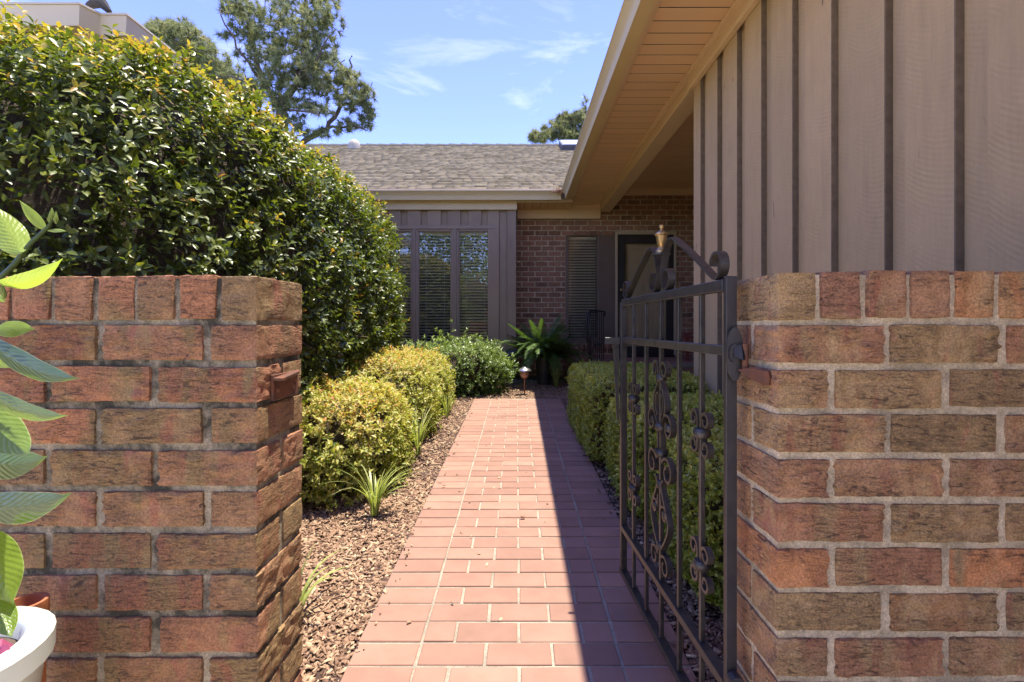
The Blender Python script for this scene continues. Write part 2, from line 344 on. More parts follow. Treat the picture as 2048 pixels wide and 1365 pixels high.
class MB:
    def __init__(s): s.v = []; s.f = []
    def add(s, v, f):
        k = len(s.v); s.v += [Vector(p) for p in v]; s.f += [tuple(i + k for i in q) for q in f]; return s
    def box(s, x0, x1, y0, y1, z0, z1):
        return s.add([(x, y, z) for x in (x0, x1) for y in (y0, y1) for z in (z0, z1)],
                     [(0, 1, 3, 2), (4, 6, 7, 5), (0, 4, 5, 1), (2, 3, 7, 6), (0, 2, 6, 4), (1, 5, 7, 3)])
    def tube(s, pts, r, n=8, cap=True):
        pts = [Vector(p) for p in pts]; rs = r if isinstance(r, (list, tuple)) else [r] * len(pts); vs = []; fs = []
        for i, p in enumerate(pts):
            d = (pts[min(i + 1, len(pts) - 1)] - pts[max(i - 1, 0)]).normalized()
            a = d.cross(Vector((0, 0, 1)) if abs(d.z) < .92 else Vector((1, 0, 0))).normalized(); b = d.cross(a)
            for k in range(n):
                t = 2 * math.pi * k / n; vs.append(p + (a * math.cos(t) + b * math.sin(t)) * rs[i])
        for i in range(len(pts) - 1):
            for k in range(n):
                k2 = (k + 1) % n; fs.append((i * n + k, i * n + k2, (i + 1) * n + k2, (i + 1) * n + k))
        if cap: fs += [tuple(range(n))[::-1], tuple((len(pts) - 1) * n + k for k in range(n))]
        return s.add(vs, fs)
    def lathe(s, c, prof, n=20, cap=True, a0=0):
        c = Vector(c); vs = []; fs = []
        for r, z in prof:
            for k in range(n):
                t = a0 + 2 * math.pi * k / n; vs.append(c + Vector((r * math.cos(t), r * math.sin(t), z)))
        for i in range(len(prof) - 1):
            for k in range(n):
                k2 = (k + 1) % n; fs.append((i * n + k, i * n + k2, (i + 1) * n + k2, (i + 1) * n + k))
        if cap: fs += [tuple(range(n))[::-1], tuple((len(prof) - 1) * n + k for k in range(n))]
        return s.add(vs, fs)
    def extrude(s, prof, a, b):
        """profile of 3-D offsets swept from a to b"""
        n = len(prof); a = Vector(a); b = Vector(b)
        s.add([a + Vector(p) for p in prof] + [b + Vector(p) for p in prof],
              [(i, (i + 1) % n, n + (i + 1) % n, n + i) for i in range(n)] + [tuple(range(n))[::-1], tuple(range(n, 2 * n))])
        return s
    def build(s, name, mat, parent=None, bevel=0, smooth=False, origin=None, base=False):
        lo = Vector(map(min, *s.v)); hi = Vector(map(max, *s.v))
        o0 = Vector(origin) if origin is not None else (lo + hi) / 2
        if base: o0.z = lo.z
        me = mesh_of(name, [p - o0 for p in s.v], s.f, mat, smooth)
        b = bmesh.new(); b.from_mesh(me)
        bmesh.ops.recalc_face_normals(b, faces=b.faces)
        if bevel: bmesh.ops.bevel(b, geom=b.edges[:], offset=bevel, segments=1, affect='EDGES', clamp_overlap=True)
        b.to_mesh(me); b.free()
        if smooth and bevel == 0:
            me.polygons.foreach_set('use_smooth', [True] * len(me.polygons))
            try: me.set_sharp_from_angle(angle=R(40))
            except Exception: pass
        return place(bpy.data.objects.new(name, me), o0, parent)
def inst(name, me, loc, parent, rot=(0, 0, 0), scale=None):
    o = bpy.data.objects.new(name, me); o.rotation_euler = rot
    if scale: o.scale = scale
    return place(o, loc, parent)
def box(name, mat, parent, x0, x1, y0, y1, z0, z1, bevel=.002):
    return MB().box(x0, x1, y0, y1, z0, z1).build(name, mat, parent, bevel)
def np_mesh(name, V, Fq, tint, mat, parent=None, loc=(0, 0, 0), smooth=False):
    """V (n,3) world, Fq (m,k) faces of equal length; tint per vertex"""
    loc = np.array(loc, float); me = bpy.data.meshes.new(name); k = Fq.shape[1]
    me.vertices.add(len(V)); me.vertices.foreach_set('co', (V - loc).astype(np.float32).ravel())
    me.loops.add(Fq.size); me.loops.foreach_set('vertex_index', Fq.astype(np.int32).ravel())
    me.polygons.add(len(Fq)); me.polygons.foreach_set('loop_start', np.arange(0, Fq.size, k, dtype=np.int32))
    me.update(calc_edges=True)
    if smooth: me.polygons.foreach_set('use_smooth', np.ones(len(Fq), bool))
    if tint is not None:
        a = me.attributes.new('tint', 'FLOAT', 'POINT'); a.data.foreach_set('value', tint.astype(np.float32))
    me.materials.append(mat); me.validate()
    return place(bpy.data.objects.new(name, me), loc, parent)
def unit(a): return a / np.maximum(np.linalg.norm(a, axis=1, keepdims=True), 1e-9)
LEAF8 = (np.array([(0, 0, 0), (-.42, .33, .10), (0, .33, 0), (.42, .33, .10), (-.36, .68, .07), (0, .68, -.02), (.36, .68, .07), (0, 1, -.08)]),
         np.array([(0, 2, 1), (0, 3, 2), (1, 2, 4), (2, 5, 4), (2, 3, 6), (2, 6, 5), (4, 5, 7), (5, 6, 7)]))
LEAF4 = (np.array([(0, 0, 0), (-.5, .48, .12), (0, .48, 0), (.5, .48, .12), (0, 1, -.06)]), np.array([(0, 2, 1), (0, 3, 2), (1, 2, 4), (2, 3, 4)]))
def leaves(name, pos, ax, nr, ln, wd, tint, mat, parent, loc, tpl=LEAF8):
    ax = unit(ax); nr = unit(nr - ax * (nr * ax).sum(1, keepdims=True)); sd = np.cross(ax, nr)
    T, Fc = tpl; n = len(pos); k = len(T)
    V = (pos[:, None] + sd[:, None] * (T[None, :, :1] * wd[:, None, None]) + ax[:, None] * (T[None, :, 1:2] * ln[:, None, None])
         + nr[:, None] * (T[None, :, 2:] * ln[:, None, None])).reshape(-1, 3)
    Fq = (Fc[None] + (np.arange(n) * k)[:, None, None]).reshape(-1, Fc.shape[1])
    return np_mesh(name, V, Fq, np.repeat(tint, k), mat, parent, loc)
def sprigs(c, a, K, beta, spread):
    """K leaves round each twig tip: returns base, axis, upper-face normal and index of the sprig"""
    n = len(c); a = unit(a); ref = unit(rng.normal(size=(n, 3))); p1 = unit(np.cross(a, ref)); p2 = np.cross(a, p1)
    j = np.arange(K)[None]; az = j * 2.4 + rng.uniform(0, 6.28, (n, 1)) + rng.normal(0, .25, (n, K))
    per = p1[:, None] * np.cos(az)[..., None] + p2[:, None] * np.sin(az)[..., None]
    b = beta + rng.normal(0, .22, (n, K)) + (K / 2 - j) * .08
    ax = a[:, None] * np.cos(b)[..., None] + per * np.sin(b)[..., None]
    nr = a[:, None] * np.sin(b)[..., None] - per * np.cos(b)[..., None]
    base = c[:, None] + a[:, None] * ((j / K - .5) * spread)[..., None]
    return base.reshape(-1, 3), ax.reshape(-1, 3), nr.reshape(-1, 3), np.repeat(np.arange(n), K)
def sup(v, e): return np.sign(v) * np.abs(v) ** e
def lump(p, s, seed=0):
    """cheap smooth 3-D noise, about -1..1"""
    q = p * s + seed
    return (np.sin(q[:, 0] * 1.3 + 1.7 * np.sin(q[:, 1])) + np.sin(q[:, 1] * 1.7 + 1.3 * np.sin(q[:, 2] * 1.1)) + np.sin(q[:, 2] * 1.9 + 1.1 * np.sin(q[:, 0] * .9))) / 3
def superell(n, c, r, e1, e2, zmin=None):
    """random points on a superellipsoid, roughly even, with outward normals"""
    # points spread over the enclosing box, then pulled in to the surface, so flat sides get their share
    m = n * 5; r = np.array(r, float); A = np.array([r[1] * r[2], r[0] * r[2], r[0] * r[1]]); f = rng.choice(3, m, p=A / A.sum())
    u = rng.uniform(-1, 1, (m, 3)); u[np.arange(m), f] = rng.choice((-1.0, 1.0), m); q = np.abs(u) + 1e-6
    xy = q[:, 0] ** (2 / e2) + q[:, 1] ** (2 / e2); k = (xy ** (e2 / e1) + q[:, 2] ** (2 / e1)) ** (e1 / 2); u = u / k[:, None]; q = np.abs(u) + 1e-6
    xy = q[:, 0] ** (2 / e2) + q[:, 1] ** (2 / e2); gx = xy ** (e2 / e1 - 1)
    nrm = unit(np.sign(u) * np.stack([gx * q[:, 0] ** (2 / e2 - 1) / r[0], gx * q[:, 1] ** (2 / e2 - 1) / r[1], q[:, 2] ** (2 / e1 - 1) / r[2]], 1))
    p = np.array(c) + u * r
    if zmin is not None: k = p[:, 2] > zmin; p, nrm = p[k], nrm[k]
    # even the density with a coarse voxel count
    key = np.floor(p / .12).astype(int); _, inv, cnt = np.unique(key, axis=0, return_inverse=True, return_counts=True)
    w = 1 / cnt[inv.ravel()]; idx = rng.choice(len(p), min(n, len(p)), replace=False, p=w / w.sum())
    return p[idx], nrm[idx]
def blob_mesh(name, c, r, e1, e2, mat, parent, amp=.06, n=26):
    th = np.linspace(-np.pi / 2, np.pi / 2, n); ph = np.linspace(0, 2 * np.pi, 2 * n, endpoint=False)
    T, Ph = np.meshgrid(th, ph, indexing='ij'); T = T.ravel(); Ph = Ph.ravel()
    u = np.stack([sup(np.cos(T), e1) * sup(np.cos(Ph), e2), sup(np.cos(T), e1) * sup(np.sin(Ph), e2), sup(np.sin(T), e1)], 1)
    V = np.array(c) + u * np.array(r) * (1 + amp * lump(u, 5)[:, None])
    m = 2 * n; i = np.arange(n - 1)[:, None] * m; j = np.arange(m)[None]; j2 = (j + 1) % m
    Fq = np.stack([i + j, i + j2, i + m + j2, i + m + j], -1).reshape(-1, 4)
    return np_mesh(name, V, Fq, None, mat, parent, WL[parent.name], True)

# ------------------------------------------------------------------ ground, beds, path
ys = [-400, -60, -10, -2.5, 0, 9, 14, 40, 120, 800]; xs = [-800, -60, -12, -4, 0, 4, 12, 60, 800]
gv = [(x, y, gz(y) - .03) for y in ys for x in xs]; nx = len(xs)
gf = [(j * nx + i, j * nx + i + 1, (j + 1) * nx + i + 1, (j + 1) * nx + i) for j in range(len(ys) - 1) for i in range(nx - 1)]
tag(place(bpy.data.objects.new('ground', mesh_of('ground', gv, gf, M['ground'])), (0, 0, 0)), 'green lawn stretching away round the houses', 'ground', kind='structure')
def slab(name, mat, x0, x1, y0, y1, top, th, label, cat):
    mb = MB(); mb.add([(x, y, gz(y) + top + dz) for x in (x0, x1) for y in (y0, y1) for dz in (-th, 0)],
                      [(0, 1, 3, 2), (4, 6, 7, 5), (0, 4, 5, 1), (2, 3, 7, 6), (0, 2, 6, 4), (1, 5, 7, 3)])
    return tag(mb.build(name, mat), label, cat, kind='structure')
slab('mulch_bed', M['mulch_base'], -4.6, 1.32, 1.05, 7.02, -.016, .05, 'brown mulched planting bed either side of the brick path', 'planting bed')
slab('driveway', M['concrete'], -9, 9, -2.4, .86, -.012, .06, 'concrete paving in front of the two brick walls', 'paving')
bx_ = MB().box(-9, 9, -14, -2.41, -.16, SLOPE * -2.4 - .012).build('bounce_paving', M['concrete']); tag(bx_, 'unseen pale concrete added behind the viewer to bounce sunlight', 'paving', kind='structure')  # unseen paving added to throw sunlight back onto the shaded walls

PX0, PX1, PY0, PY1 = -.500, .512, .72, 5.73
path = thing('brick_path', (0, 0, 0), 'straight terracotta brick path leading from the gate to the house', 'path', kind='structure')
mb = MB(); mb.add([(x, y, gz(y) + dz) for x in (PX0 + .004, PX1 - .004) for y in (PY0, PY1) for dz in (-.05, -.0045)],
                  [(0, 1, 3, 2), (4, 6, 7, 5), (0, 4, 5, 1), (2, 3, 7, 6), (0, 2, 6, 4), (1, 5, 7, 3)])
mb.build('grout_bed', M['grout'], path)
def chip_box(dx, dy, dz, ch, seed, amp):
    b = bmesh.new(); bmesh.ops.create_cube(b, size=1, matrix=Matrix.Diagonal((dx, dy, dz, 1)))
    bmesh.ops.bevel(b, geom=b.edges[:], offset=ch, segments=1, affect='EDGES')
    for v in b.verts: v.co += noise.noise_vector(v.co * 30 + Vector((seed * 7.1, 0, 0))) * amp
    me = bpy.data.meshes.new('brick'); b.to_mesh(me); b.free(); return me
MOD, ROW = .2024, .1016
pave = {}
for w in ('full', 'half'):
    pave[w] = [chip_box((MOD if w == 'full' else MOD / 2) - .0095, ROW - .0085, .05, .0022, i + (9 if w == 'half' else 0), .0016) for i in range(5)]
    for me in pave[w]: me.materials.append(M['paver'])
row = 0; y = PY0 + ROW / 2
while y < PY1:
    cells = [(0, 'full'), (4, 'full')] + ([(1, 'full'), (2, 'full'), (3, 'full')] if row % 2 else [(1, 'halfL'), (1.5, 'full'), (2.5, 'full'), (3.5, 'halfL')])
    for k, w in cells:
        full = w == 'full'; x = PX0 + (k + (.5 if full else .25)) * MOD
        inst('brick', random.choice(pave['full' if full else 'half']), (x + random.uniform(-.0015, .0015), y + random.uniform(-.0012, .0012), gz(y) - .025 + random.uniform(-.0012, .0012)),
             path, (SLA + random.uniform(-.003, .003), random.uniform(-.003, .003), random.uniform(-.004, .004)))
    y += ROW; row += 1

def chips(n, regions, dz=0.0):
    A = [r[4] * (r[1] - r[0]) * (r[3] - r[2]) for r in regions]; cnt = [int(n * a / sum(A)) for a in A]
    Ps = []
    for r, c in zip(regions, cnt): Ps.append(np.stack([rng.uniform(r[0], r[1], c), rng.uniform(r[2], r[3], c)], 1))
    p = np.concatenate(Ps); n = len(p)
    z = SLOPE * p[:, 1] - .014 + dz + .010 * rng.random(n) ** 1.5 + .006 * lump(np.c_[p, p[:, :1]], 9)
    c = np.c_[p, z]
    L = rng.uniform(.008, .026, n) * (1 + .8 * (rng.random(n) < .08)); Wd = L * rng.uniform(.22, .75, n); H = rng.uniform(.0015, .005, n)
    az = rng.uniform(0, 2 * np.pi, n); tl = rng.normal(0, .38, n)
    ax = np.stack([np.cos(az) * np.cos(tl), np.sin(az) * np.cos(tl), np.sin(tl)], 1); up = unit(np.stack([rng.normal(0, .35, n), rng.normal(0, .35, n), np.ones(n)], 1))
    sd = unit(np.cross(ax, up)); up = np.cross(sd, ax)
    T = np.array([(-1, -.6, -1), (1, -1, -1), (.8, .7, -1), (-.7, 1, -1), (-.9, -.5, 1), (.75, -.8, 1), (.9, .6, 1), (-.6, .8, 1)]) * .5
    J = 1 + rng.normal(0, .18, (n, 8, 1))
    V = (c[:, None] + J * (ax[:, None] * T[None, :, :1] * L[:, None, None] + sd[:, None] * T[None, :, 1:2] * Wd[:, None, None]) + up[:, None] * T[None, :, 2:] * H[:, None, None]).reshape(-1, 3)
    Fc = np.array([(4, 5, 6, 7), (0, 1, 5, 4), (1, 2, 6, 5), (2, 3, 7, 6), (3, 0, 4, 7)])
    Fq = (Fc[None] + (np.arange(n) * 8)[:, None, None]).reshape(-1, 4)
    tint = np.clip(rng.beta(2.4, 1.7, n), 0, 1)
    return np_mesh('bark_mulch', V, Fq, np.repeat(tint, 8), M['chip'])
tag(chips(64000, [(-1.25, PX0 - .004, .95, 3.0, 3.2), (-1.9, PX0 - .004, 3.0, 7.0, 1.0), (PX1 + .004, 1.1, .95, 2.6, 2.6), (PX1 + .004, 1.28, 2.6, 6.1, .7), (PX0, .70, 5.745, 7.0, 1.6)]),
    'loose brown bark chips covering the beds beside the path', 'mulch', kind='stuff')

tag(chips(230, [(PX0, PX0 + .05, 1.0, 5.7, 1), (PX1 - .05, PX1, 1.0, 5.7, 1), (PX0 + .05, PX1 - .05, 1.0, 5.7, .035), (PX0, PX1, 5.68, 5.73, 2)], .016), 'stray bark crumbs spilled along the edges of the path', 'mulch', kind='stuff')
# ------------------------------------------------------------------ the two garden walls, brick by brick
def brick_mesh(L, D, H, seed, torn):
    nx, ny, nz = 30, 13, 11; V = []; Fc = []
    def grid(o, a, b, na, nb):
        k = len(V)
        for j in range(nb + 1):
            for i in range(na + 1): V.append(Vector(o) + Vector(a) * (i / na) + Vector(b) * (j / nb))
        for j in range(nb):
            for i in range(na): q = k + j * (na + 1) + i; Fc.append((q, q + 1, q + na + 2, q + na + 1))
    x, y, z = L / 2, D / 2, H / 2
    grid((-x, -y, -z), (L, 0, 0), (0, 0, H), nx, nz); grid((x, y, -z), (-L, 0, 0), (0, 0, H), nx, nz)
    grid((x, -y, -z), (0, D, 0), (0, 0, H), ny, nz); grid((-x, y, -z), (0, -D, 0), (0, 0, H), ny, nz)
    grid((-x, -y, z), (L, 0, 0), (0, D, 0), nx, ny); grid((-x, y, -z), (L, 0, 0), (0, -D, 0), nx, ny)
    sv = Vector((seed * 3.7, seed * 1.3, 0)); out = []
    for p in V:
        q = p.copy()
        d = sorted((x - abs(p.x), y - abs(p.y), z - abs(p.z)))           # round the arrises
        e = max(0, .006 - d[1]) / .006
        q -= Vector((p.x / x if x - abs(p.x) < .004 else 0, p.y / y if y - abs(p.y) < .004 else 0, p.z / z if z - abs(p.z) < .004 else 0)) * (.0012 * e * e)
        q += noise.noise_vector(p * 22 + sv) * .0016 + noise.noise_vector(p * 85 + sv) * .0011 + noise.noise_vector(p * 210 + sv) * .0007
        t = noise.noise(Vector((p.x * 30, p.y * 30, p.z * 120)) + sv * 2) + .5 * noise.noise(Vector((p.x * 70, p.y * 70, p.z * 260)) + sv)
        t = (max(0, t) ** .7) * torn * (.5 + .5 * noise.noise(p * 12 + sv * 3))
        if y - abs(p.y) < .001: q.y += math.copysign(t * .0105, p.y)
        if x - abs(p.x) < .001: q.x += math.copysign(t * .008, p.x)
        out.append(q)
    return mesh_of('brick', out, Fc, None, True)
JH, JV = .0115, .0150
BL, BH, BD = .188, .0676, .0895
CRS = BH + JH
var = [brick_mesh(BL, BD, BH, i, .0 if i % 4 == 0 else 1.0) for i in range(9)]
var_row = [brick_mesh(BL + .008, .0685, .0835, 30 + i, .15) for i in range(5)]     # upright rowlock bricks of the coping
var_half = [brick_mesh((BL - JV) / 2, BD, BH, 50 + i, .6) for i in range(3)]
def with_mat(lst, m):
    out = []
    for me in lst:
        c = me.copy(); c.materials.append(m); out.append(c)
    return out
def garden_wall(xc, sgn, length, yf, label, full_first, mats, mortar, ztop=1.0415):
    """xc: end face that looks into the gateway; the wall runs away from it along sgn*x"""
    t = thing('brick_wall', (xc + sgn * length / 2, yf + .097, gz(yf) - .02), label, 'wall', 'brick walls either side of the gateway')
    V1, V2, V3 = (with_mat(v, mats) for v in (var, var_row, var_half))
    y0, y1 = yf, yf + .194; jit = lambda a: random.uniform(-a, a)
    xe = xc + sgn * length
    a, b = sorted((xc + sgn * .0045, xe))
    zb = gz(yf) - .06; zr = ztop + JH + .0835
    MB().box(a, b, y0 + .0045, y1 - .0045, zb, zr - .006).build('mortar', mortar, t)
    z = ztop - BH / 2; k = 0
    while z > zb - .02:
        full = (k % 2 == 0) == full_first
        if full:                                   # stretchers run right to the end face: two ends with a joint between
            x = xc
        else:                                      # one brick laid across the end
            inst('brick', random.choice(V1), (xc + sgn * BD / 2, (y0 + y1) / 2 + jit(.001), z + jit(.001)), t, (0, 0, R(90) * random.choice((1, -1))), (1.04, 1, 1))
            x = xc + sgn * (BD + JV)
        while True:
            if abs(x - xc) + BL > length: break
            for yy in (y0 + BD / 2 - .0005, y1 - BD / 2 + .0005):
                inst('brick', random.choice(V1), (x + sgn * BL / 2 + jit(.002), yy + jit(.0012), z + jit(.0012)), t, (jit(.006), jit(.005), random.choice((0, math.pi)) + jit(.006)))
            x += sgn * (BL + JV)
        rest = length - abs(x - xc)
        if rest > .04:
            for yy in (y0 + BD / 2, y1 - BD / 2):
                o = inst('brick', random.choice(V3), (x + sgn * rest / 2, yy, z), t); o.scale = (rest / ((BL - JV) / 2), 1, 1)
        z -= CRS; k += 1
    x = .0342; zc = ztop + JH + .0835 / 2
    while x < length:
        inst('brick', random.choice(V2), (xc + sgn * x + jit(.0015), (y0 + y1) / 2 + jit(.003), zc + jit(.0025)), t, (jit(.01), jit(.012), R(90) * random.choice((1, -1)) + jit(.012)))
        x += .0788
    return t
wall_l = garden_wall(-.4925, -1, 1.42, .93, 'soot stained brick wall with dark mortar, behind the white planter', False, M['brick'], M['mortar_old'])
wall_r = garden_wall(.459, 1, .832, .865, 'cleaner brick wall with pale mortar, hinged to the iron gate', True, M['brick_warm'], M['mortar'])

# ------------------------------------------------------------------ the house
house = thing('house', (1.2, 7.5, gz(7.5)), 'single storey taupe and brick house wrapping two sides of the courtyard', 'house')
ZE = EYE + 1.85                                   # soffit height
# side wing: board on board siding
gw = thing('side_wall', (1.36, 1.2, .05), parent=house)
MB().box(1.345, 1.42, -1.2, 3.60, -.05, ZE + .2).build('backing', M['taupe_trim'], gw)
ye = [3.471, 3.179, 2.895, 2.608, 2.313, 2.026, 1.732, 1.455, 1.166, .877, .588, .299, .01, -.28, -.57, -.86]
for i, a in enumerate(ye):
    b = 3.608 if i == 0 else a + .19
    o = MB().box(1.300, 1.330, a, b, -.03, ZE - .02).build('board', M['siding_x'], gw, .0025); o.data.materials.append(M['dark_edge'])
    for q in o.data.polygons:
        if q.normal.y < -.6: q.material_index = 1  # darker brown on the board sides that face -y
    c0 = ye[i + 1] + .19 if i + 1 < len(ye) else -1.15
    MB().box(1.330, 1.346, c0 - .03, a + .03, -.03, ZE - .02).build('board', M['siding_x'], gw)
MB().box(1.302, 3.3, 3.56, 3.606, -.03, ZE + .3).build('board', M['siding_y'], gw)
# frieze and porch beam
box('frieze_board', M['beige'], house, 1.262, 1.298, -1.2, 3.628, EYE + 1.735, ZE - .001, .002)
box('porch_beam', M['beige'], house, 1.278, 1.432, 3.632, 7.52, EYE + 1.745, EYE + 2.16, .003)
box('crown_strip', M['beige'], house, 1.235, 1.276, -1.2, 7.3, ZE - .026, ZE - .002, .003)
# soffit, board by board, over the path
sf = thing('soffit', (1.02, 3, ZE), parent=house)
y = 7.47; k = 0
while y > -1.15:
    MB().box(.792, 1.30, y - .114, y, ZE, ZE + .004).build('soffit_board', M['soffit'], sf, .0012)
    y -= .125
MB().box(.792, 1.30, -1.2, 7.48, ZE + .016, ZE + .026).build('soffit_backing', M['groove'], sf)
# fascia and gutters
box('fascia', M['beige'], house, .757, .790, -1.2, 6.98, EYE + 1.80, ZE + .11, .002)
box('soffit_trim', M['beige'], house, .7905, .812, -1.2, 6.95, ZE - .028, ZE - .004, .003)
def gutter(name, a, b, outw, mat, parent):
    """ogee gutter; outw is the unit vector from the fascia out"""
    o = Vector(outw); up = Vector((0, 0, 1)); pr = [(0, .118), (0, 0), (.082, 0), (.086, .012), (.088, .045), (.098, .07), (.116, .088), (.128, .108), (.135, .112), (.135, .122), (.122, .122), (.118, .104), (.07, .03), (.012, .03), (.012, .118)]
    return MB().extrude([o * u + up * w for u, w in pr], a, b).build(name, mat, parent, smooth=True)
ZG = EYE + 1.775
gutter('gutter', (.756, -1.2, ZG), (.756, 6.845, ZG), (-1, 0, 0), M['gutter'], house)
gutter('gutter', (.62, 6.98, ZG - .003), (-2.42, 6.98, ZG - .003), (0, -1, 0), M['gutter'], house)
# eave soffit along the back
bs = thing('soffit', (.4, 7.3, ZE - .06), parent=house)
x = .80
while x > -.02:
    MB().box(x - .1095, x, 7.0, 7.56, EYE + 1.775, EYE + 1.787).build('soffit_board', M['soffit'], bs, .0012); x -= .115
MB().box(-2.6, .792, 7.0, 7.6, EYE + 1.79, EYE + 1.80).build('soffit_backing', M['groove'], bs)
box('fascia', M['beige'], house, -2.42, .79, 6.982, 7.0, EYE + 1.76, ZE + .10, .002)
box('frieze_board', M['beige'], house, .005, 1.275, 7.475, 7.515, EYE + 1.635, EYE + 1.774, .003)
box('frieze_board', M['beige'], house, .80, 1.275, 7.476, 7.514, EYE + 1.7755, EYE + 1.848, .001)
MB().extrude([(0, 0, 0), (.02, .014, 0), (.02, .014, .008), (0, 0, .008)], (.80, 6.98, ZE - .011), (1.24, 7.44, ZE - .011)).build('mitre_strip', M['beige'], house)
# porch ceiling
pc = thing('porch_ceiling', (2.3, 5.6, EYE + 2.1), parent=house)
y = 7.53
while y > 3.64:
    MB().box(1.434, 3.25, y - .1185, y, EYE + 2.10, EYE + 2.112).build('ceiling_board', M['soffit'], pc, .0012); y -= .125
MB().box(1.434, 3.25, 3.6, 7.55, EYE + 2.12, EYE + 2.13).build('ceiling_backing', M['groove'], pc)
box('ceiling_trim', M['beige'], house, 1.436, 3.2, 7.49, 7.53, EYE + 2.0, EYE + 2.098, .003)
box('porch_blocking_wall', M['siding_y'], house, 3.22, 3.28, 3.61, 7.56, 0, EYE + 2.3)  # unseen wall added to keep side light out of the porch
# brick wall behind the porch
YB = 7.55
bw_ = thing('brick_facade', (1.2, YB, gz(7.5)), parent=house)
OX0, OX1, OZ0, OZ1 = .747, 2.452, EYE - .275, EYE + 1.445          # window and door opening (the door runs lower)
DX0, DZ0 = 1.512, EYE - .475
mc = MB()
for bx in ((-.05, OX0, .1, 3.14), (OX1, 3.25, .1, 3.14), (OX0, OX1, OZ1, 3.14), (OX0, DX0, .1, OZ0), (DX0, OX1, .1, DZ0)):
    mc.box(bx[0], bx[1], YB + .004, YB + .10, bx[2], bx[3])
mc.build('mortar', M['mortar'], bw_)
hb = [chip_box(.1855, .08, .065, .003, 70 + i, .0022) for i in range(4)]; hh = [chip_box(.084, .08, .065, .003, 90 + i, .0022) for i in range(3)]
for me in hb + hh: me.materials.append(M['house_brick'])
nb_ = 0; extra = MB(); k = 0; z = 3.10
while z > .22:
    x = -.02 + (0 if k % 2 else -.1015)
    while x < 3.0:
        a, b = max(x, -.02), x + .1865
        def hidden(u0, u1):
            if z + .033 < OZ1 and z - .033 > OZ0 and u1 > OX0 and u0 < OX1: return True
            return z - .033 > DZ0 and z < OZ1 and u1 > DX0 and u0 < OX1
        segs = []
        if not (hidden(a, b)): segs = [(a, b)]
        elif a < OX0 - .03 and b > OX0: segs = [(a, OX0 - .004)]
        elif b > OX1 + .03 and a < OX1: segs = [(OX1 + .004, b)]
        elif z < OZ0 and a < DX0 - .03 and b > DX0: segs = [(a, DX0 - .004)]
        for (u0, u1) in segs:
            if u1 - u0 < .02: continue
            vis = not (z > EYE + 2.12 or (u0 < 1.25 and z > EYE + 1.79) or u0 > 2.95 or z < .28 or (z < .5 and u0 > .75))
            if vis and nb_ < 299:
                o = inst('brick', random.choice(hb if u1 - u0 > .12 else hh), ((u0 + u1) / 2, YB + .04, z), bw_, (0, random.choice((0, math.pi)), 0))
                o.scale = ((u1 - u0) / (.1855 if u1 - u0 > .12 else .084), 1, 1); nb_ += 1
            else: extra.box(u0, u1, YB, YB + .08, z - .0325, z + .0325)
        x += .203
    z -= .0791; k += 1
tag(extra.build('small_bricks', M['house_brick'], bw_), kind='stuff')
# rowlock sills under sidelight and door, and foundation ledge
sb = [chip_box(.066, .12, .082, .003, 120 + i, .002) for i in range(3)]
for me in sb: me.materials.append(M['house_brick'])
sl_ = thing('brick_sill', (1.1, YB, OZ0 - .05), parent=house); x = OX0 - .02
while x < DX0 - .03: inst('brick', random.choice(sb), (x + .035, YB + .02, OZ0 - .045), sl_, (R(-6), 0, 0)); x += .0785
x = DX0
while x < OX1: inst('brick', random.choice(sb), (x + .035, YB + .0, DZ0 - .05), sl_, (R(-3), 0, 0)); x += .0785

# sidelight window and door
YW = YB + .03
M['brown_trim'] = m_plain('dark_brown_trim', (.15, .105, .065), (.17, .12, .08), 6, .65, .12, 90)
sw = thing('sidelight_window', (1.1, YW, OZ0), parent=house)
fm = MB()
for q in ((OX0, .80, OZ0, OZ1), (1.235, 1.29, OZ0, OZ1), (.80, 1.235, OZ1 - .06, OZ1), (.80, 1.235, OZ0, OZ0 + .09)): fm.box(q[0], q[1], YW - .02, YW + .05, q[2], q[3])
fm.build('frame', M['brown_trim'], sw, .003)
box('sill', M['brown_trim'], sw, OX0 - .005, 1.29, YW - .06, YW - .021, OZ0 + .002, OZ0 + .035)
box('pane', M['glass'], sw, .80, 1.235, YW + .012, YW + .018, OZ0 + .09, OZ1 - .06, 0)
box('mullion_panel', M['brown_trim'], house, 1.291, DX0 - .002, YW - .02, YW + .02, OZ0, OZ1, .003)
def blind(parent, x0, x1, z0, z1, yb, tilt, pitch=.043, depth=.036):
    me = None; z = z1 - .04
    MB().box(x0, x1, yb - .02, yb + .02, z1 - .03, z1).build('head_rail', M['slat'], parent)
    while z > z0:
        if me is None:
            o = MB().box(x0 + .004, x1 - .004, yb - depth / 2, yb + depth / 2, z - .001, z + .001).build('slat', M['slat'], parent); me = o.data; o.rotation_euler = (tilt, 0, 0); xc = (x0 + x1) / 2
        else: inst('slat', me, (xc, yb, z), parent, (tilt + random.uniform(-.03, .03), 0, 0))
        z -= pitch
    cd = MB()
    for f in (.22, .78): cd.box(x0 + (x1 - x0) * f - .0012, x0 + (x1 - x0) * f + .0012, yb - depth / 2 - .003, yb - depth / 2 - .001, z0, z1 - .03)
    cd.build('cord', M['slat'], parent)
blind(sw, .80, 1.235, OZ0 + .09, OZ1 - .06, YW + .075, R(-36), .043)
dr = thing('front_door', (2.0, YB, DZ0), parent=house)
df = MB()
for q in ((DX0, 1.548, DZ0, OZ1 - .005), (2.416, OX1, DZ0, OZ1 - .005), (1.548, 2.416, OZ1 - .04, OZ1 - .005)): df.box(q[0], q[1], YB - .025, YB + .08, q[2], q[3])
df.build('frame', M['cream'], dr, .004)
st = MB()
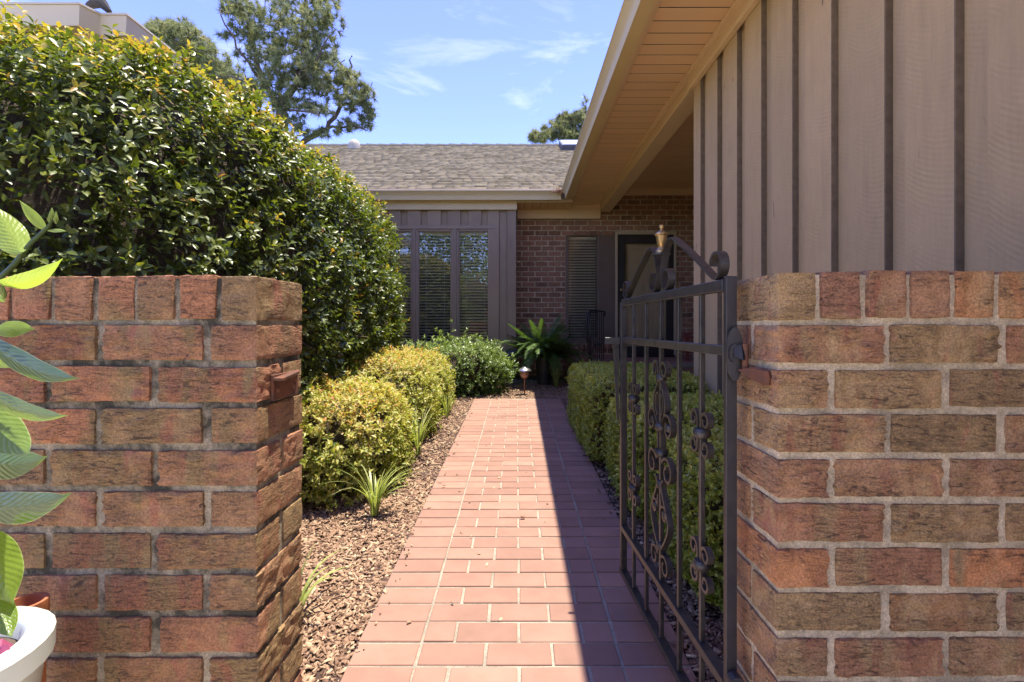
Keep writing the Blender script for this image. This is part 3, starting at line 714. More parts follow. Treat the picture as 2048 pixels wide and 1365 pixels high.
for q in ((1.549, 1.665, DZ0 + .01, OZ1 - .042), (2.30, 2.415, DZ0 + .01, OZ1 - .042), (1.665, 2.30, OZ1 - .175, OZ1 - .042), (1.665, 2.30, DZ0 + .01, DZ0 + .16)): st.box(q[0], q[1], YB + .0, YB + .03, q[2], q[3])
st.build('storm_door', M['bronze'], dr, .003)
box('pane', M['glass'], dr, 1.665, 2.30, YB + .012, YB + .018, DZ0 + .16, OZ1 - .175, 0)
MB().box(1.549, 2.415, YB + .07, YB + .11, DZ0, OZ1 - .042).build('door_leaf', M['door'], dr)
for (x0, x1) in ((1.70, 1.945), (2.015, 2.26)):
    for (z0, z1) in ((DZ0 + .25, DZ0 + .72), (DZ0 + .84, DZ0 + 1.30), (DZ0 + 1.42, DZ0 + 1.68)):
        p = MB()
        for (u0, u1, w0, w1) in ((x0, x1, z0, z0 + .018), (x0, x1, z1 - .018, z1), (x0, x0 + .018, z0 + .018, z1 - .018), (x1 - .018, x1, z0 + .018, z1 - .018)): p.box(u0, u1, YB + .058, YB + .0702, w0, w1)
        p.box(x0 + .045, x1 - .045, YB + .062, YB + .0702, z0 + .045, z1 - .045)
        p.build('door_panel', M['door'], dr, .003)
MB().lathe((0, 0, 0), [(.004, 0), (.018, .004), (.012, .02), (.024, .035), (.02, .05), (.004, .055)], 12).build('handle', M['brass'], dr)
h = bpy.data.objects['handle']; h.rotation_euler = (R(90), 0, 0); h.location = Vector((1.60, YB - .03, EYE + .55)) - WL[dr.name]
box('threshold', M['bronze'], dr, 1.55, 2.414, YB - .06, YB - .001, DZ0, DZ0 + .03)

# bay with three windows
YV = 7.05; BX1 = -.012
bay = thing('bay_wall', (-1.3, YV, .24), parent=house)
zt, zb_ = EYE + 1.665, .33
WX = [(-2.005, -1.520), (-1.425, -.945), (-.842, -.362)]      # glass of the three windows
WZ0, WZ1 = EYE - .245, EYE + 1.36
mc = MB()
xx = -2.6
for (a, b) in WX: mc.box(xx, a - .03, YV + .02, YV + .10, zb_, zt); mc.box(a - .03, b + .03, YV + .02, YV + .10, WZ1 + .04, zt); mc.box(a - .03, b + .03, YV + .02, YV + .10, zb_, WZ0 - .05); xx = b + .03
mc.box(xx, BX1 - .004, YV + .02, YV + .10, zb_, zt); mc.box(BX1 - .06, BX1 - .004, YV + .10, YB + .003, zb_, zt)
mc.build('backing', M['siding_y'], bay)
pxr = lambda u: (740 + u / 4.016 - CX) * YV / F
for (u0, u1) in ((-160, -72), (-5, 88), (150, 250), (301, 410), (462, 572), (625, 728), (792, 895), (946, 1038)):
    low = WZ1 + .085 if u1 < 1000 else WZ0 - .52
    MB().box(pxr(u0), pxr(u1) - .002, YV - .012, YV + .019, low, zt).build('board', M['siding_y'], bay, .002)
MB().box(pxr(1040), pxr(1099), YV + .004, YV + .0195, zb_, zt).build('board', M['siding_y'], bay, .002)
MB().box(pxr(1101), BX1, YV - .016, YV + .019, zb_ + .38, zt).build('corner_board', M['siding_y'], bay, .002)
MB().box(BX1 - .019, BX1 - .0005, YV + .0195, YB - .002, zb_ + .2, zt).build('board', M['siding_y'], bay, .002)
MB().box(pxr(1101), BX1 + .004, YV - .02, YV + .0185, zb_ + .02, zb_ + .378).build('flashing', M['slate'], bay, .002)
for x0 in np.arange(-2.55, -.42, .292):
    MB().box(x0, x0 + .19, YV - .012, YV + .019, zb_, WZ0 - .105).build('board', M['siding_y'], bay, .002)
box('frieze_board', M['gutter'], house, -2.6, BX1 + .012, YV - .05, YV - .017, zt - .005, EYE + 1.775, .003)
box('foundation_ledge', M['ledge'], house, -2.6, .69, YV - .10, YV + .55, .1, zb_ - .06, .01)
for i, (a, b) in enumerate(WX):
    w = thing('window', ((a + b) / 2, YV, WZ0), parent=house)
    f = MB()
    for q in ((a - .030, a, WZ0 - .03, WZ1 + .03), (b, b + .030, WZ0 - .03, WZ1 + .03), (a, b, WZ1, WZ1 + .03), (a, b, WZ0 - .03, WZ0)): f.box(q[0], q[1], YV - .004, YV + .05, q[2], q[3])
    f.build('frame', M['taupe_trim'], w, .004)
    s = MB()
    for q in ((a, a + .016, WZ0, WZ1), (b - .016, b, WZ0, WZ1), (a + .016, b - .016, WZ1 - .016, WZ1), (a + .016, b - .016, WZ0, WZ0 + .016)): s.box(q[0], q[1], YV + .01, YV + .044, q[2], q[3])
    s.build('sash', M['taupe_trim'], w, .003)
    box('pane', M['glass'], w, a + .016, b - .016, YV + .026, YV + .031, WZ0 + .016, WZ1 - .016, 0)
    blind(w, a + .003, b - .003, WZ0 + .005, WZ1 - .005, YV + .085, R((-34, -16, -30)[i]))
for (a, b) in ((-1.489, -1.456), (-.914, -.873)): box('mullion', M['taupe_trim'], house, a, b, YV - .016, YV + .019, WZ0 - .03, WZ1 + .05)
box('window_head', M['taupe_trim'], house, -2.1, -.30, YV - .018, YV + .018, WZ1 + .032, WZ1 + .084)
box('window_sill', M['taupe_trim'], house, -2.1, -.30, YV - .05, YV + .018, WZ0 - .10, WZ0 - .032, .004)
room = MB().box(-2.7, 3.3, YB + .16, YV + 3.0, .3, 3.1).build('interior', M['dark'], house)
sk = MB().box(-2.7, -.09, YV + .11, YB + .158, .29, .32).box(-2.7, -2.6, YV + .11, YB + .158, .32, 2.8).box(-2.7, -.09, YV + .11, YB + .158, 2.72, 2.75); sk.build('window_recess', M['dark'], house)

# roofs
def roof_panel(name, pts, mat): 
    n = len(pts); v = [Vector(p) for p in pts] + [Vector(p) - Vector((0, 0, .08)) for p in pts]
    MB().add(v, [tuple(range(n)), tuple(range(n, 2 * n))[::-1]] + [(i, (i + 1) % n, n + (i + 1) % n, n + i) for i in range(n)]).build(name, mat, house)
ZR, PIT, YE_, YR = ZE + .015, .5, 6.90, 12.08
zr = lambda y: ZR + PIT * (y - YE_)
roof_panel('roof', [(-7, YE_, zr(YE_)), (.72, YE_, zr(YE_)), (1.42, YE_ + .70, zr(YE_ + .70)), (7, YE_ + .70, zr(YE_ + .70)), (7, YR, zr(YR)), (-7, YR, zr(YR))], M['shingle'])
roof_panel('roof', [(7, YR, zr(YR)), (7, 17, zr(YR) - 2.4), (-7, 17, zr(YR) - 2.4), (-7, YR, zr(YR))], M['shingle'])
roof_panel('roof', [(.70, -1.2, ZR + .03), (6.2, -1.2, ZR + 2.78), (6.2, 12.4, ZR + 2.78), (.70, 6.90, ZR + .03)], M['shingle'])
# shingle tabs: every tab real, too small to pick apart
V = []; Fq = []; tn = []; al = math.atan(PIT); ca, sa = math.cos(al), math.sin(al); rows = int((YR - YE_) / ca / .143)
for r in range(rows + 1):
    s0 = r * .143; x = -6.9 + random.random() * .2
    while x < 6.6:
        w = random.choice((.12, .15, .17, .2, .24)); t0 = .006 + random.random() * .009; ov = random.uniform(-.012, .006)
        if x < .66 + max(0, s0 * ca) + .3:
            k = len(V)
            for (ss, hh) in ((s0 + ov, t0), (min(s0 + .15, (YR - YE_) / ca), .003)):
                for xx in (x, x + w - .004):
                    for h_ in (hh, 0 if ss == s0 + ov else hh): V.append((xx, YE_ + ss * ca - h_ * sa, ZR + ss * sa + h_ * ca))
            Fq += [(k, k + 2, k + 6, k + 4), (k, k + 1, k + 3, k + 2), (k, k + 4, k + 5, k + 1), (k + 2, k + 3, k + 7, k + 6)]
            tn += [random.random()] * 8
        x += w
o = np_mesh('shingles', np.array(V), np.array(Fq), np.array(tn), M['shingle'], house, WL[house.name]); o['kind'] = 'stuff'
rc = MB(); x = -6.9
while x < 6.8: rc.add([(x, YR - .15, zr(YR) - .06), (x, YR, zr(YR) + .035 + random.uniform(0, .012)), (x, YR + .15, zr(YR) - .06), (x + .3, YR - .15, zr(YR) - .06), (x + .3, YR, zr(YR) + .022), (x + .3, YR + .15, zr(YR) - .06)], [(0, 1, 4, 3), (1, 2, 5, 4), (0, 2, 1), (3, 4, 5)]); x += .29
rc.build('ridge_cap', M['ridge'], house)
MB().lathe(((710 - CX) * 11.55 / F, 11.5, zr(11.5) - .05), [(.14, 0), (.14, .1), (.13, .16), (.10, .215), (.055, .245), (.01, .255)], 18).build('roof_vent', M['dome'], house, smooth=True)
sk = thing('skylight', (1.25, 11.5, zr(11.5)), parent=house)
def on_roof(x, s, h): return (x, YE_ + s * ca - h * sa, ZR + s * sa + h * ca)
def roof_box(x0, x1, s0, s1, h0, h1): return MB().add([on_roof(x, s, h) for x in (x0, x1) for s in (s0, s1) for h in (h0, h1)], [(0, 1, 3, 2), (4, 6, 7, 5), (0, 4, 5, 1), (2, 3, 7, 6), (0, 2, 6, 4), (1, 5, 7, 3)])
roof_box(1.02, 2.0, 4.75, 5.66, 0, .12).build('curb', M['slate'], sk); roof_box(1.05, 1.97, 4.78, 5.63, .121, .135).build('pane', M['sky_glass'], sk)

# porch floor and step
pf = thing('porch', (1.6, 6.8, gz(6.8)), parent=house)
def tiles(x0, x1, y0, y1, z0, z1, mat):
    """low brick-faced platform with a bullnosed tile edge"""
    MB().box(x0 + .012, x1, y0 + .012, y1, z0, z1 - .045).build('riser', M['house_brick'], pf)
    MB().box(x0 + .003, x1, y0 + .003, y1, z1 - .047, z1 - .003).build('tile_bed', M['grout'], pf)
    nx_ = max(1, round((x1 - x0) / .2)); ny_ = max(1, round((y1 - y0) / .2)); dx = (x1 - x0) / nx_; dy = (y1 - y0) / ny_
    for i in range(nx_):
        for j in range(ny_): inst('tile', tile_me, (x0 + (i + .5) * dx, y0 + (j + .5) * dy, z1 - .02), pf, scale=((dx - .008) / .2, (dy - .008) / .2, 1))
tile_me = chip_box(.2, .2, .04, .004, 5, .001); tile_me.materials.append(M['paver'])
tiles(.712, 1.36, 6.12, 7.54, .16, .425, None)
tiles(1.36, 3.2, 6.30, 7.54, .16, .555, None)
tiles(.93, 1.359, 6.62, 7.54, .42, .548, None)

# ------------------------------------------------------------------ neighbouring wing seen over the hedge
nb2 = thing('neighbour_house', (-4, 5, gz(5)), 'neighbouring house with cream gutters showing above the tall hedge', 'house')
MB().box(-6, -2.85, 3.35, 6.9, 0, 2.85).build('wall', M['house_brick'], nb2)
ZN = EYE + 1.795
fp = [(-6, 2.9), (-2.59, 2.9), (-2.55, 3.0), (-2.39, 3.0), (-2.39, 6.9), (-6, 6.9)]
def ring(pts, g): return [(x + (g if x > -5 else 0), y - (g if y < 4 else 0)) for x, y in pts]
def prism(pts, z0, z1, taper=0):
    lo = ring(pts, -taper); n = len(pts)
    return MB().add([(x, y, z0) for x, y in lo] + [(x, y, z1) for x, y in pts], [tuple(range(n))[::-1], tuple(range(n, 2 * n))] + [(i, (i + 1) % n, n + (i + 1) % n, n + i) for i in range(n)])
prism(fp, ZN, ZN + .105, .03).build('gutter', M['pale'], nb2)
prism(ring(fp, .006), ZN + .1055, ZN + .118).build('gutter_lip', M['pale'], nb2)
MB().box(-6, -2.53, 3.04, 6.9, ZN - .02, ZN).build('soffit', M['pale'], nb2)
MB().add([(-6, 3.0, ZN + .1), (-2.6, 3.0, ZN + .1), (-2.55, 3.12, ZN + .1), (-2.55, 7, ZN + .1), (-6, 7, ZN + 1.0), (-6, 3.5, ZN + .9)], [(0, 1, 2, 3, 4, 5), (5, 4, 3, 2, 1, 0)]).build('roof', M['ridge'], nb2)
MB().tube([P(178, 12, 3.05), P(192, 6, 3.02), P(206, 8, 3.0), P(219, 24, 3.0)], [.02, .03, .03, .015], 8).build('ridge_cap', M['ridge'], nb2, smooth=True)
MB().box(-2.83, -2.77, 3.2, 3.26, .1, 2.8).build('downspout', M['pale'], nb2, .008)

# ------------------------------------------------------------------ wrought iron gate, standing open
H2, F2 = Vector((.422, .97, 0)), Vector((.380, 1.75, 0)); GL = (F2 - H2).length; GU = (F2 - H2).normalized(); GN = Vector((-GU.y, GU.x, 0))
gate = thing('iron_gate', (H2.x, H2.y, gz(1) + .02), 'black wrought iron garden gate with brass finial, standing open', 'gate')
def G(u, z, w=0): return H2 + GU * u + GN * w + Vector((0, 0, EYE + z))
def gbox(name, u0, u1, z0, z1, w, mat=None, bevel=.0012):
    m = MB().add([G(u, z, s) for u in (u0, u1) for s in (-w, w) for z in (z0, z1)], [(0, 1, 3, 2), (4, 6, 7, 5), (0, 4, 5, 1), (2, 3, 7, 6), (0, 2, 6, 4), (1, 5, 7, 3)])
    return m.build(name, mat or M['iron'], gate, bevel)
gbox('post', -.0065, .0065, -.93, .098, .0110, M['iron_dark']); gbox('post', GL - .0100, GL + .0100, -.866, .084, .0105)
gbox('rail', .0127, GL - .0127, .070, .093, .0105); gbox('rail', .0127, GL - .0127, -.060, -.040, .0085)
gbox('rail', .0127, GL - .0127, -.727, -.707, .0115); gbox('rail', .0127, GL + .012, -.886, -.866, .0125)
for k in range(1, 6): gbox('picket', GL * k / 6 - .0053, GL * k / 6 + .0053, -.866, .070, .0055)
def ribbon(pts, th, wd, taper=False):
    """flat bar bent along (u, z) points in the plane of the gate"""
    n = len(pts); vs = []; fs = []
    for i, (u, z) in enumerate(pts):
        a = pts[max(i - 1, 0)]; b = pts[min(i + 1, n - 1)]; d = Vector((b[0] - a[0], b[1] - a[1])).normalized(); q = Vector((-d.y, d.x)) * th / 2
        for (s, w) in ((1, -1), (1, 1), (-1, 1), (-1, -1)): vs.append(G(u + q.x * s, z + q.y * s, w * wd / 2))
    for i in range(n - 1):
        for k in range(4): k2 = (k + 1) % 4; fs.append((i * 4 + k, i * 4 + k2, i * 4 + 4 + k2, i * 4 + 4 + k))
    fs += [(3, 2, 1, 0), tuple((n - 1) * 4 + k for k in range(4))]
    return MB().add(vs, fs)
def smooth_pts(pts, n=8):
    out = []
    for i in range(len(pts) - 1):
        p0 = pts[max(i - 1, 0)]; p1 = pts[i]; p2 = pts[i + 1]; p3 = pts[min(i + 2, len(pts) - 1)]
        for k in range(n):
            t = k / n
            out.append(tuple(.5 * (2 * p1[j] + (p2[j] - p0[j]) * t + (2 * p0[j] - 5 * p1[j] + 4 * p2[j] - p3[j]) * t * t + (3 * p1[j] - p0[j] - 3 * p2[j] + p3[j]) * t ** 3) for j in (0, 1)))
    return out + [pts[-1]]
def spiral(cu, cz, r0, r1, a0, a1, n=18): return [(cu + (r0 + (r1 - r0) * i / n) * math.cos(a0 + (a1 - a0) * i / n), cz + (r0 + (r1 - r0) * i / n) * math.sin(a0 + (a1 - a0) * i / n)) for i in range(n + 1)]
UC = GL / 2
for s in (1, -1):                                  # crest: a long S bar either side of the finial
    e = UC - .055                                  # distance from centre to the outer curl
    crest = list(reversed(spiral(e + .005, .128, .030, .021, R(-95), R(185)))) + \
        [(e - .02, .108), (.215, .166), (.125, .213), (.095, .226), (.068, .226), (.04, .205), (.022, .165), (.018, .135), (.030, .107)] + spiral(.052, .128, .030, .019, R(-110), R(170))
    crest = [(UC - s * (u), z) for u, z in smooth_pts(crest, 4)]
    ribbon(crest, .005, .019).build('scroll', M['iron'], gate)
MB().lathe(G(UC, .196), [(.024, 0), (.024, .005)], 16).build('finial_plate', M['iron'], gate)
MB().lathe(G(UC, .1995), [(.005, .0), (.0165, .003), (.0165, .008), (.010, .014), (.0085, .019), (.0115, .024), (.0135, .036), (.0155, .050), (.0185, .0525), (.0185, .056), (.012, .0605), (.006, .063), (.0045, .068), (.007, .073), (.0065, .079), (.001, .082)], 18).build('finial', M['brass'], gate, smooth=True)
def curl(su, sz, u, z, k=1.0):
    pts = [(.0085, .002), (.0085, .014), (.010, .026)] + spiral(.029, .030, .0195, .0085, R(178), R(-205))
    return ribbon([(u + su * a * k, z + sz * b * k) for a, b in pts], .0066, .015)
def collar(u, z, r=.0125): MB().lathe(G(u, z), [(.008, -.011), (r * .8, -.010), (r, -.004), (r, .004), (r * .8, .010), (.008, .011)], 12).build('collar', M['iron'], gate, smooth=True)
for k in (1, 5):
    for z in (-.240, -.535):
        for a in (1, -1):
            for b in (1, -1): curl(a, b, GL * k / 6, z).build('scroll', M['iron'], gate)
        collar(GL * k / 6, z, .020)
def centre(pts, th=.0065, wd=.016):
    for a in (1, -1): ribbon([(UC + a * u, z) for u, z in pts], th, wd).build('scroll', M['iron'], gate)
centre([(.007, -.150), (.009, -.132)] + spiral(.034, -.122, .0255, .010, R(178), R(-200), 22))                 # top pair of curls
centre(smooth_pts([(.007, -.140), (.014, -.158), (.040, -.195), (.046, -.222), (.034, -.248), (.012, -.272)], 6))  # lyre
centre(smooth_pts([(.006, -.185), (.022, -.192), (.030, -.212), (.024, -.236), (.013, -.250)], 6), .005)
centre([(.010, -.285), (.016, -.268)] + spiral(.062, -.272, .038, .011, R(160), R(-250), 28))                  # large outer curls
centre([(.011, -.282), (.012, -.315), (.011, -.350)], .007)
centre([(.010, -.345), (.016, -.366)] + spiral(.058, -.392, .040, .012, R(150), R(-260), 28))
centre(smooth_pts([(.030, -.420), (.016, -.440), (.030, -.468), (.062, -.515), (.066, -.545), (.040, -.585), (.012, -.615)], 6))
centre([(.010, -.470), (.014, -.490)] + spiral(.036, -.512, .024, .008, R(165), R(-220), 22), .0055)
centre([(.008, -.600), (.012, -.626)] + spiral(.040, -.652, .030, .011, R(150), R(-240), 24))
for a in (1, -1):
    for u, z in ((.062, -.272), (.036, -.512)): MB().lathe(G(UC + a * u, z, 0), [(.001, -.012), (.010, -.008), (.012, 0), (.010, .008), (.001, .012)], 10).build('rosette', M['iron'], gate, smooth=True)
for z, r in ((-.145, .015), (-.280, .019), (-.352, .019), (-.440, .014), (-.610, .015)): collar(UC, z, r)
MB().box(.316, .3685, 1.752, 1.762, EYE - .066, EYE - .042).build('latch_bar', M['iron'], gate, .001)
MB().add([(.367 - q * (.022 if z > -.2 else .008), 1.766 + w, EYE + z) for q in (0, 1) for w in (-.003, .003) for z in (-.34, -.068)], [(0, 1, 3, 2), (4, 6, 7, 5), (0, 4, 5, 1), (2, 3, 7, 6), (0, 2, 6, 4), (1, 5, 7, 3)]).build('latch_lever', M['iron'], gate)
def disc(c, nrm, ru, rz, th, n=20):
    nrm = Vector(nrm).normalized(); a = nrm.cross(Vector((0, 0, 1))).normalized(); vs = []
    for s in (0, th):
        for k in range(n): t = 2 * math.pi * k / n; vs.append(Vector(c) + nrm * s + a * ru * math.cos(t) + Vector((0, 0, rz * math.sin(t))))
    return MB().add(vs, [tuple(range(n))[::-1], tuple(range(n, 2 * n))] + [(i, (i + 1) % n, n + (i + 1) % n, n + i) for i in range(n)])
pf_ = Vector((H2.x, H2.y - .0132, EYE - .055))
hg = disc(pf_ + Vector((.002, 0, 0)), (0, -1, 0), .017, .053, .004).build('hinge', M['iron_dark'], gate)
disc(pf_ + Vector((0, -.004, .002)), (0, -1, 0), .011, .018, .006).build('flange', M['iron_dark'], hg)
MB().lathe(pf_ + Vector((.018, -.012, -.030)), [(.006, 0), (.006, .05)], 12).build('pin', M['rust'], hg)
MB().add([pf_ + Vector(p) for p in ((-.004, -.010, .014), (.010, -.014, .019), (.022, -.012, .008), (.026, -.010, -.008), (.010, -.022, -.011), (-.004, -.015, -.005))], [(0, 1, 4, 5), (1, 2, 4), (2, 3, 4), (5, 4, 1, 0), (4, 2, 1), (4, 3, 2)]).build('cup', M['iron_dark'], hg)
lf = [(.0, -.030), (.018, -.025), (.040, -.023), (.058, -.027), (.064, -.038), (.060, -.052), (.046, -.055), (.020, -.043)]
MB().add([pf_ + Vector((min(.031, u * .55 + .004), -.012 - u * 1.05, z)) for u, z in lf] + [pf_ + Vector((min(.035, u * .55 + .008), -.010 - u * 1.05, z)) for u, z in lf], [tuple(range(8)), tuple(range(8, 16))[::-1]] + [(i, (i + 1) % 8, 8 + (i + 1) % 8, 8 + i) for i in range(8)]).build('strap', M['rust'], hg)
MB().lathe(pf_ + Vector((.0325, -.062, -.045)), [(.003, -.006), (.006, -.004), (.006, .004), (.003, .006)], 8).build('bolt', M['rust'], hg)
disc(Vector((H2.x, H2.y - .0132, EYE - .688)), (0, -1, 0), .0145, .0145, .02).build('hinge', M['iron_dark'], gate)

# rusty catch bolted to the end of the left wall
gc = thing('gate_catch', (-.488, 1.03, EYE - .1), 'rusty steel gate catch bolted to the end of the sooty brick wall', 'gate catch')
xq = -.4905
MB().box(xq, xq + .006, .975, 1.085, EYE - .150, EYE - .098).build('plate', M['rust'], gc, .001)
MB().add([(xq + .006, .972, EYE - .104), (xq + .020, .985, EYE - .106), (xq + .020, 1.06, EYE - .098), (xq + .006, 1.085, EYE - .096), (xq + .006, .972, EYE - .109), (xq + .020, .985, EYE - .111), (xq + .020, 1.06, EYE - .103), (xq + .006, 1.085, EYE - .101)], [(0, 1, 2, 3), (7, 6, 5, 4), (0, 4, 5, 1), (1, 5, 6, 2), (2, 6, 7, 3), (3, 7, 4, 0)]).build('lip', M['rust'], gc)
for yy in (.995, 1.065):
    b = MB().lathe((0, 0, 0), [(.007, 0), (.007, .003), (.003, .006)], 8).build('bolt', M['rust'], gc); b.rotation_euler = (0, R(90), 0); b.location = Vector((xq + .006, yy, EYE - .13)) - WL[gc.name]

# ------------------------------------------------------------------ planting
HP = (-2.375, 3.674, 1.146, 1.222, 2.17, 1.222, .473, .584)
hedge = thing('tall_hedge', (-2.3, 3.6, gz(3.6)), 'tall rounded glossy leaved hedge rising behind the sooty brick wall', 'hedge')
def hedge_pts(n, shrink):
    p, nr = superell(n, HP[:3], np.array(HP[3:6]) * shrink, HP[6], HP[7], .12)
    p = p + nr * (.055 * lump(p, 3.1) + .05 * lump(p, 7.3, 3))[:, None]
    keep = ~((p[:, 0] < -2.8) & (p[:, 1] > 3.3)) & (p[:, 1] < 5.92)
    return p[keep], nr[keep]
p, nr = hedge_pts(15500, 1.0)
vis = (p[:, 0] > -2.2) | (p[:, 1] < 3.4) | (p[:, 2] > 1.7)
p, nr = p[vis], nr[vis]
p = p + nr * rng.normal(-.03, .032, (len(p), 1))
a = unit(nr * .8 + np.array([0, 0, .55]) + rng.normal(0, .42, p.shape))
b_, ax, no_, ix = sprigs(p, a, 7, 1.05, .07)
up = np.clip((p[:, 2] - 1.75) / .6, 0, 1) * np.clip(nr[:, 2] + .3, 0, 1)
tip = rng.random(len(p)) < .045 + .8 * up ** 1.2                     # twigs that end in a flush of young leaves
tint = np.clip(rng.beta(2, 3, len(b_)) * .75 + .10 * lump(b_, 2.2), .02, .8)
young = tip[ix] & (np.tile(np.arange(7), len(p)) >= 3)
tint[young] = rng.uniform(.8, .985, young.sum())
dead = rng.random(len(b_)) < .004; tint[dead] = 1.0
ln = rng.uniform(.029, .047, len(b_)) * np.where(young, .85, 1)
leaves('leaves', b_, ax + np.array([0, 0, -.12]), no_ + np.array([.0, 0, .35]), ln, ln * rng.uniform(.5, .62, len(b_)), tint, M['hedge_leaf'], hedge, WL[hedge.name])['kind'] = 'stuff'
p, nr = hedge_pts(9000, .93)
a = unit(nr + rng.normal(0, .8, p.shape)); b_, ax, no_, ix = sprigs(p, a, 4, 1.1, .08); ln = rng.uniform(.04, .06, len(b_))
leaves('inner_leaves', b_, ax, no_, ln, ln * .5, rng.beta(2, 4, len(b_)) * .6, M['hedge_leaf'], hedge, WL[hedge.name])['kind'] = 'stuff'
blob_mesh('dark_twig_core', (HP[0], HP[1], HP[2]), (HP[3] * .86, HP[4] * .90, HP[5] * .88), HP[6], HP[7], M['inner'], hedge, .02, 34)
tw = MB(); p, nr = hedge_pts(900, .9)
for q, n_ in zip(p, nr):
    d = Vector(n_) * .2 + Vector(rng.normal(0, .16, 3)) + Vector((0, 0, .04)); q = Vector(q)
    tw.tube([q - d * .4, q + d * .1 + Vector(rng.normal(0, .02, 3)), q + d * .38 + Vector(rng.normal(0, .02, 3))], [.004, .003, .0012], 3, False)
tw.build('twigs', M['twig'], hedge)['kind'] = 'stuff'

def shrub(name, label, cat, group, c, r, e1, e2, n, K, leaf, wid, mat, tintf, beta=.95, seed=0, rag=.03, upw=.6, inner=.8, tpl=LEAF4, lump_s=6):
    t = thing(name, (c[0], c[1], gz(c[1])), label, cat, group)
    p, nr = superell(n, c, np.array(r), e1, e2, gz(c[1]) + .015)
    d = rng.normal(-rag * .6, rag, len(p)) + .05 * lump(p, lump_s, seed) * min(r)
    p = p + nr * d[:, None]
    a = unit(nr * .8 + np.array([0, 0, upw]) + rng.normal(0, .4, p.shape))
    b_, ax, no_, ix = sprigs(p, a, K, beta, leaf * 1.1)
    b_[:, 2] = np.maximum(b_[:, 2], gz(c[1]) + .012)
    tint = np.clip(tintf(b_, nr[ix], np.tile(np.arange(K), len(p)) / K), 0, 1)
    ln = rng.uniform(.7, 1.2, len(b_)) * leaf
    leaves('leaves', b_, ax, no_ + np.array([0, 0, .3]), ln, ln * wid, tint, mat, t, WL[t.name], tpl)['kind'] = 'stuff'
    blob_mesh('dark_twig_core', (c[0], c[1], c[2]), np.array(r) * inner, e1, e2, M['inner'], t, .06)
    st = MB()
    for _ in range(7):
        q = Vector((c[0] + random.uniform(-.3, .3) * r[0], c[1] + random.uniform(-.3, .3) * r[1], gz(c[1]) - .02))
        st.tube([q, q + Vector((random.uniform(-.08, .08), random.uniform(-.08, .08), r[2] * .7))], [.008, .005], 5)
    st.build('stems', M['twig'], t)
    return t
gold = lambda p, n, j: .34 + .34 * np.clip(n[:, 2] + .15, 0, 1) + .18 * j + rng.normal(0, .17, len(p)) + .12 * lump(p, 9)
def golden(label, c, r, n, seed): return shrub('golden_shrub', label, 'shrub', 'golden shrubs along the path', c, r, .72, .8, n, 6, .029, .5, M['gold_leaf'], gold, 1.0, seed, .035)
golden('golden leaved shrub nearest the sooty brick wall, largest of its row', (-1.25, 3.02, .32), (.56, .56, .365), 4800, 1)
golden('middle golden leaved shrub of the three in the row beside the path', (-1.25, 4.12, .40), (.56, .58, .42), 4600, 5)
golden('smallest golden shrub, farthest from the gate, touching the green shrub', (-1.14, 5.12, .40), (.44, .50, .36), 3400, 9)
gs = shrub('green_shrub', 'loose green shrub with upright sprigs under the bay windows', 'shrub', None, (-.80, 6.22, .48), (.72, .44, .33), .85, .9, 3200, 7, .038, .42, M['green_leaf'],
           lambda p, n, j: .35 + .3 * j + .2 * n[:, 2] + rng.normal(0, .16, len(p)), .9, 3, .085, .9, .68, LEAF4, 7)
sp_p = []; sp_a = []
for (px, py, hgt) in ((933, 690, 30), (960, 690, 14), (905, 695, 20), (985, 700, 16), (860, 705, 14), (1008, 720, 12), (840, 706, 16)):
    b0 = P(px, py, 6.3)
    for k in range(6): sp_p.append(b0 + Vector((random.uniform(-.01, .01), 0, hgt / F * 6.3 * k / 5))); sp_a.append((random.uniform(-.2, .2), 0, 1))
b_, ax, no_, ix = sprigs(np.array(sp_p), np.array(sp_a, float), 5, .9, .03)
leaves('sprigs', b_, ax, no_, np.full(len(b_), .034), np.full(len(b_), .015), rng.uniform(.5, 1, len(b_)), M['green_leaf'], gs, WL[gs.name], LEAF4)['kind'] = 'stuff'
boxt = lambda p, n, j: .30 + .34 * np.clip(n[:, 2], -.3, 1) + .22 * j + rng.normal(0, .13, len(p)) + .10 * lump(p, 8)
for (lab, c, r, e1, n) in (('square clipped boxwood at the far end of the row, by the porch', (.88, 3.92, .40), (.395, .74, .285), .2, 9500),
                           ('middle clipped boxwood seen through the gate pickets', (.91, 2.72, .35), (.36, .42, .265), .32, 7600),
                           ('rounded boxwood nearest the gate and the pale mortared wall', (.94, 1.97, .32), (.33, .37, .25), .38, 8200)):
    shrub('boxwood_hedge', lab, 'hedge', 'clipped boxwoods along the side wall', c, r, e1, e1, n, 6, .0175, .6, M['box_leaf'], boxt, .95, c[1], .014, .45, .88, LEAF4, 11)

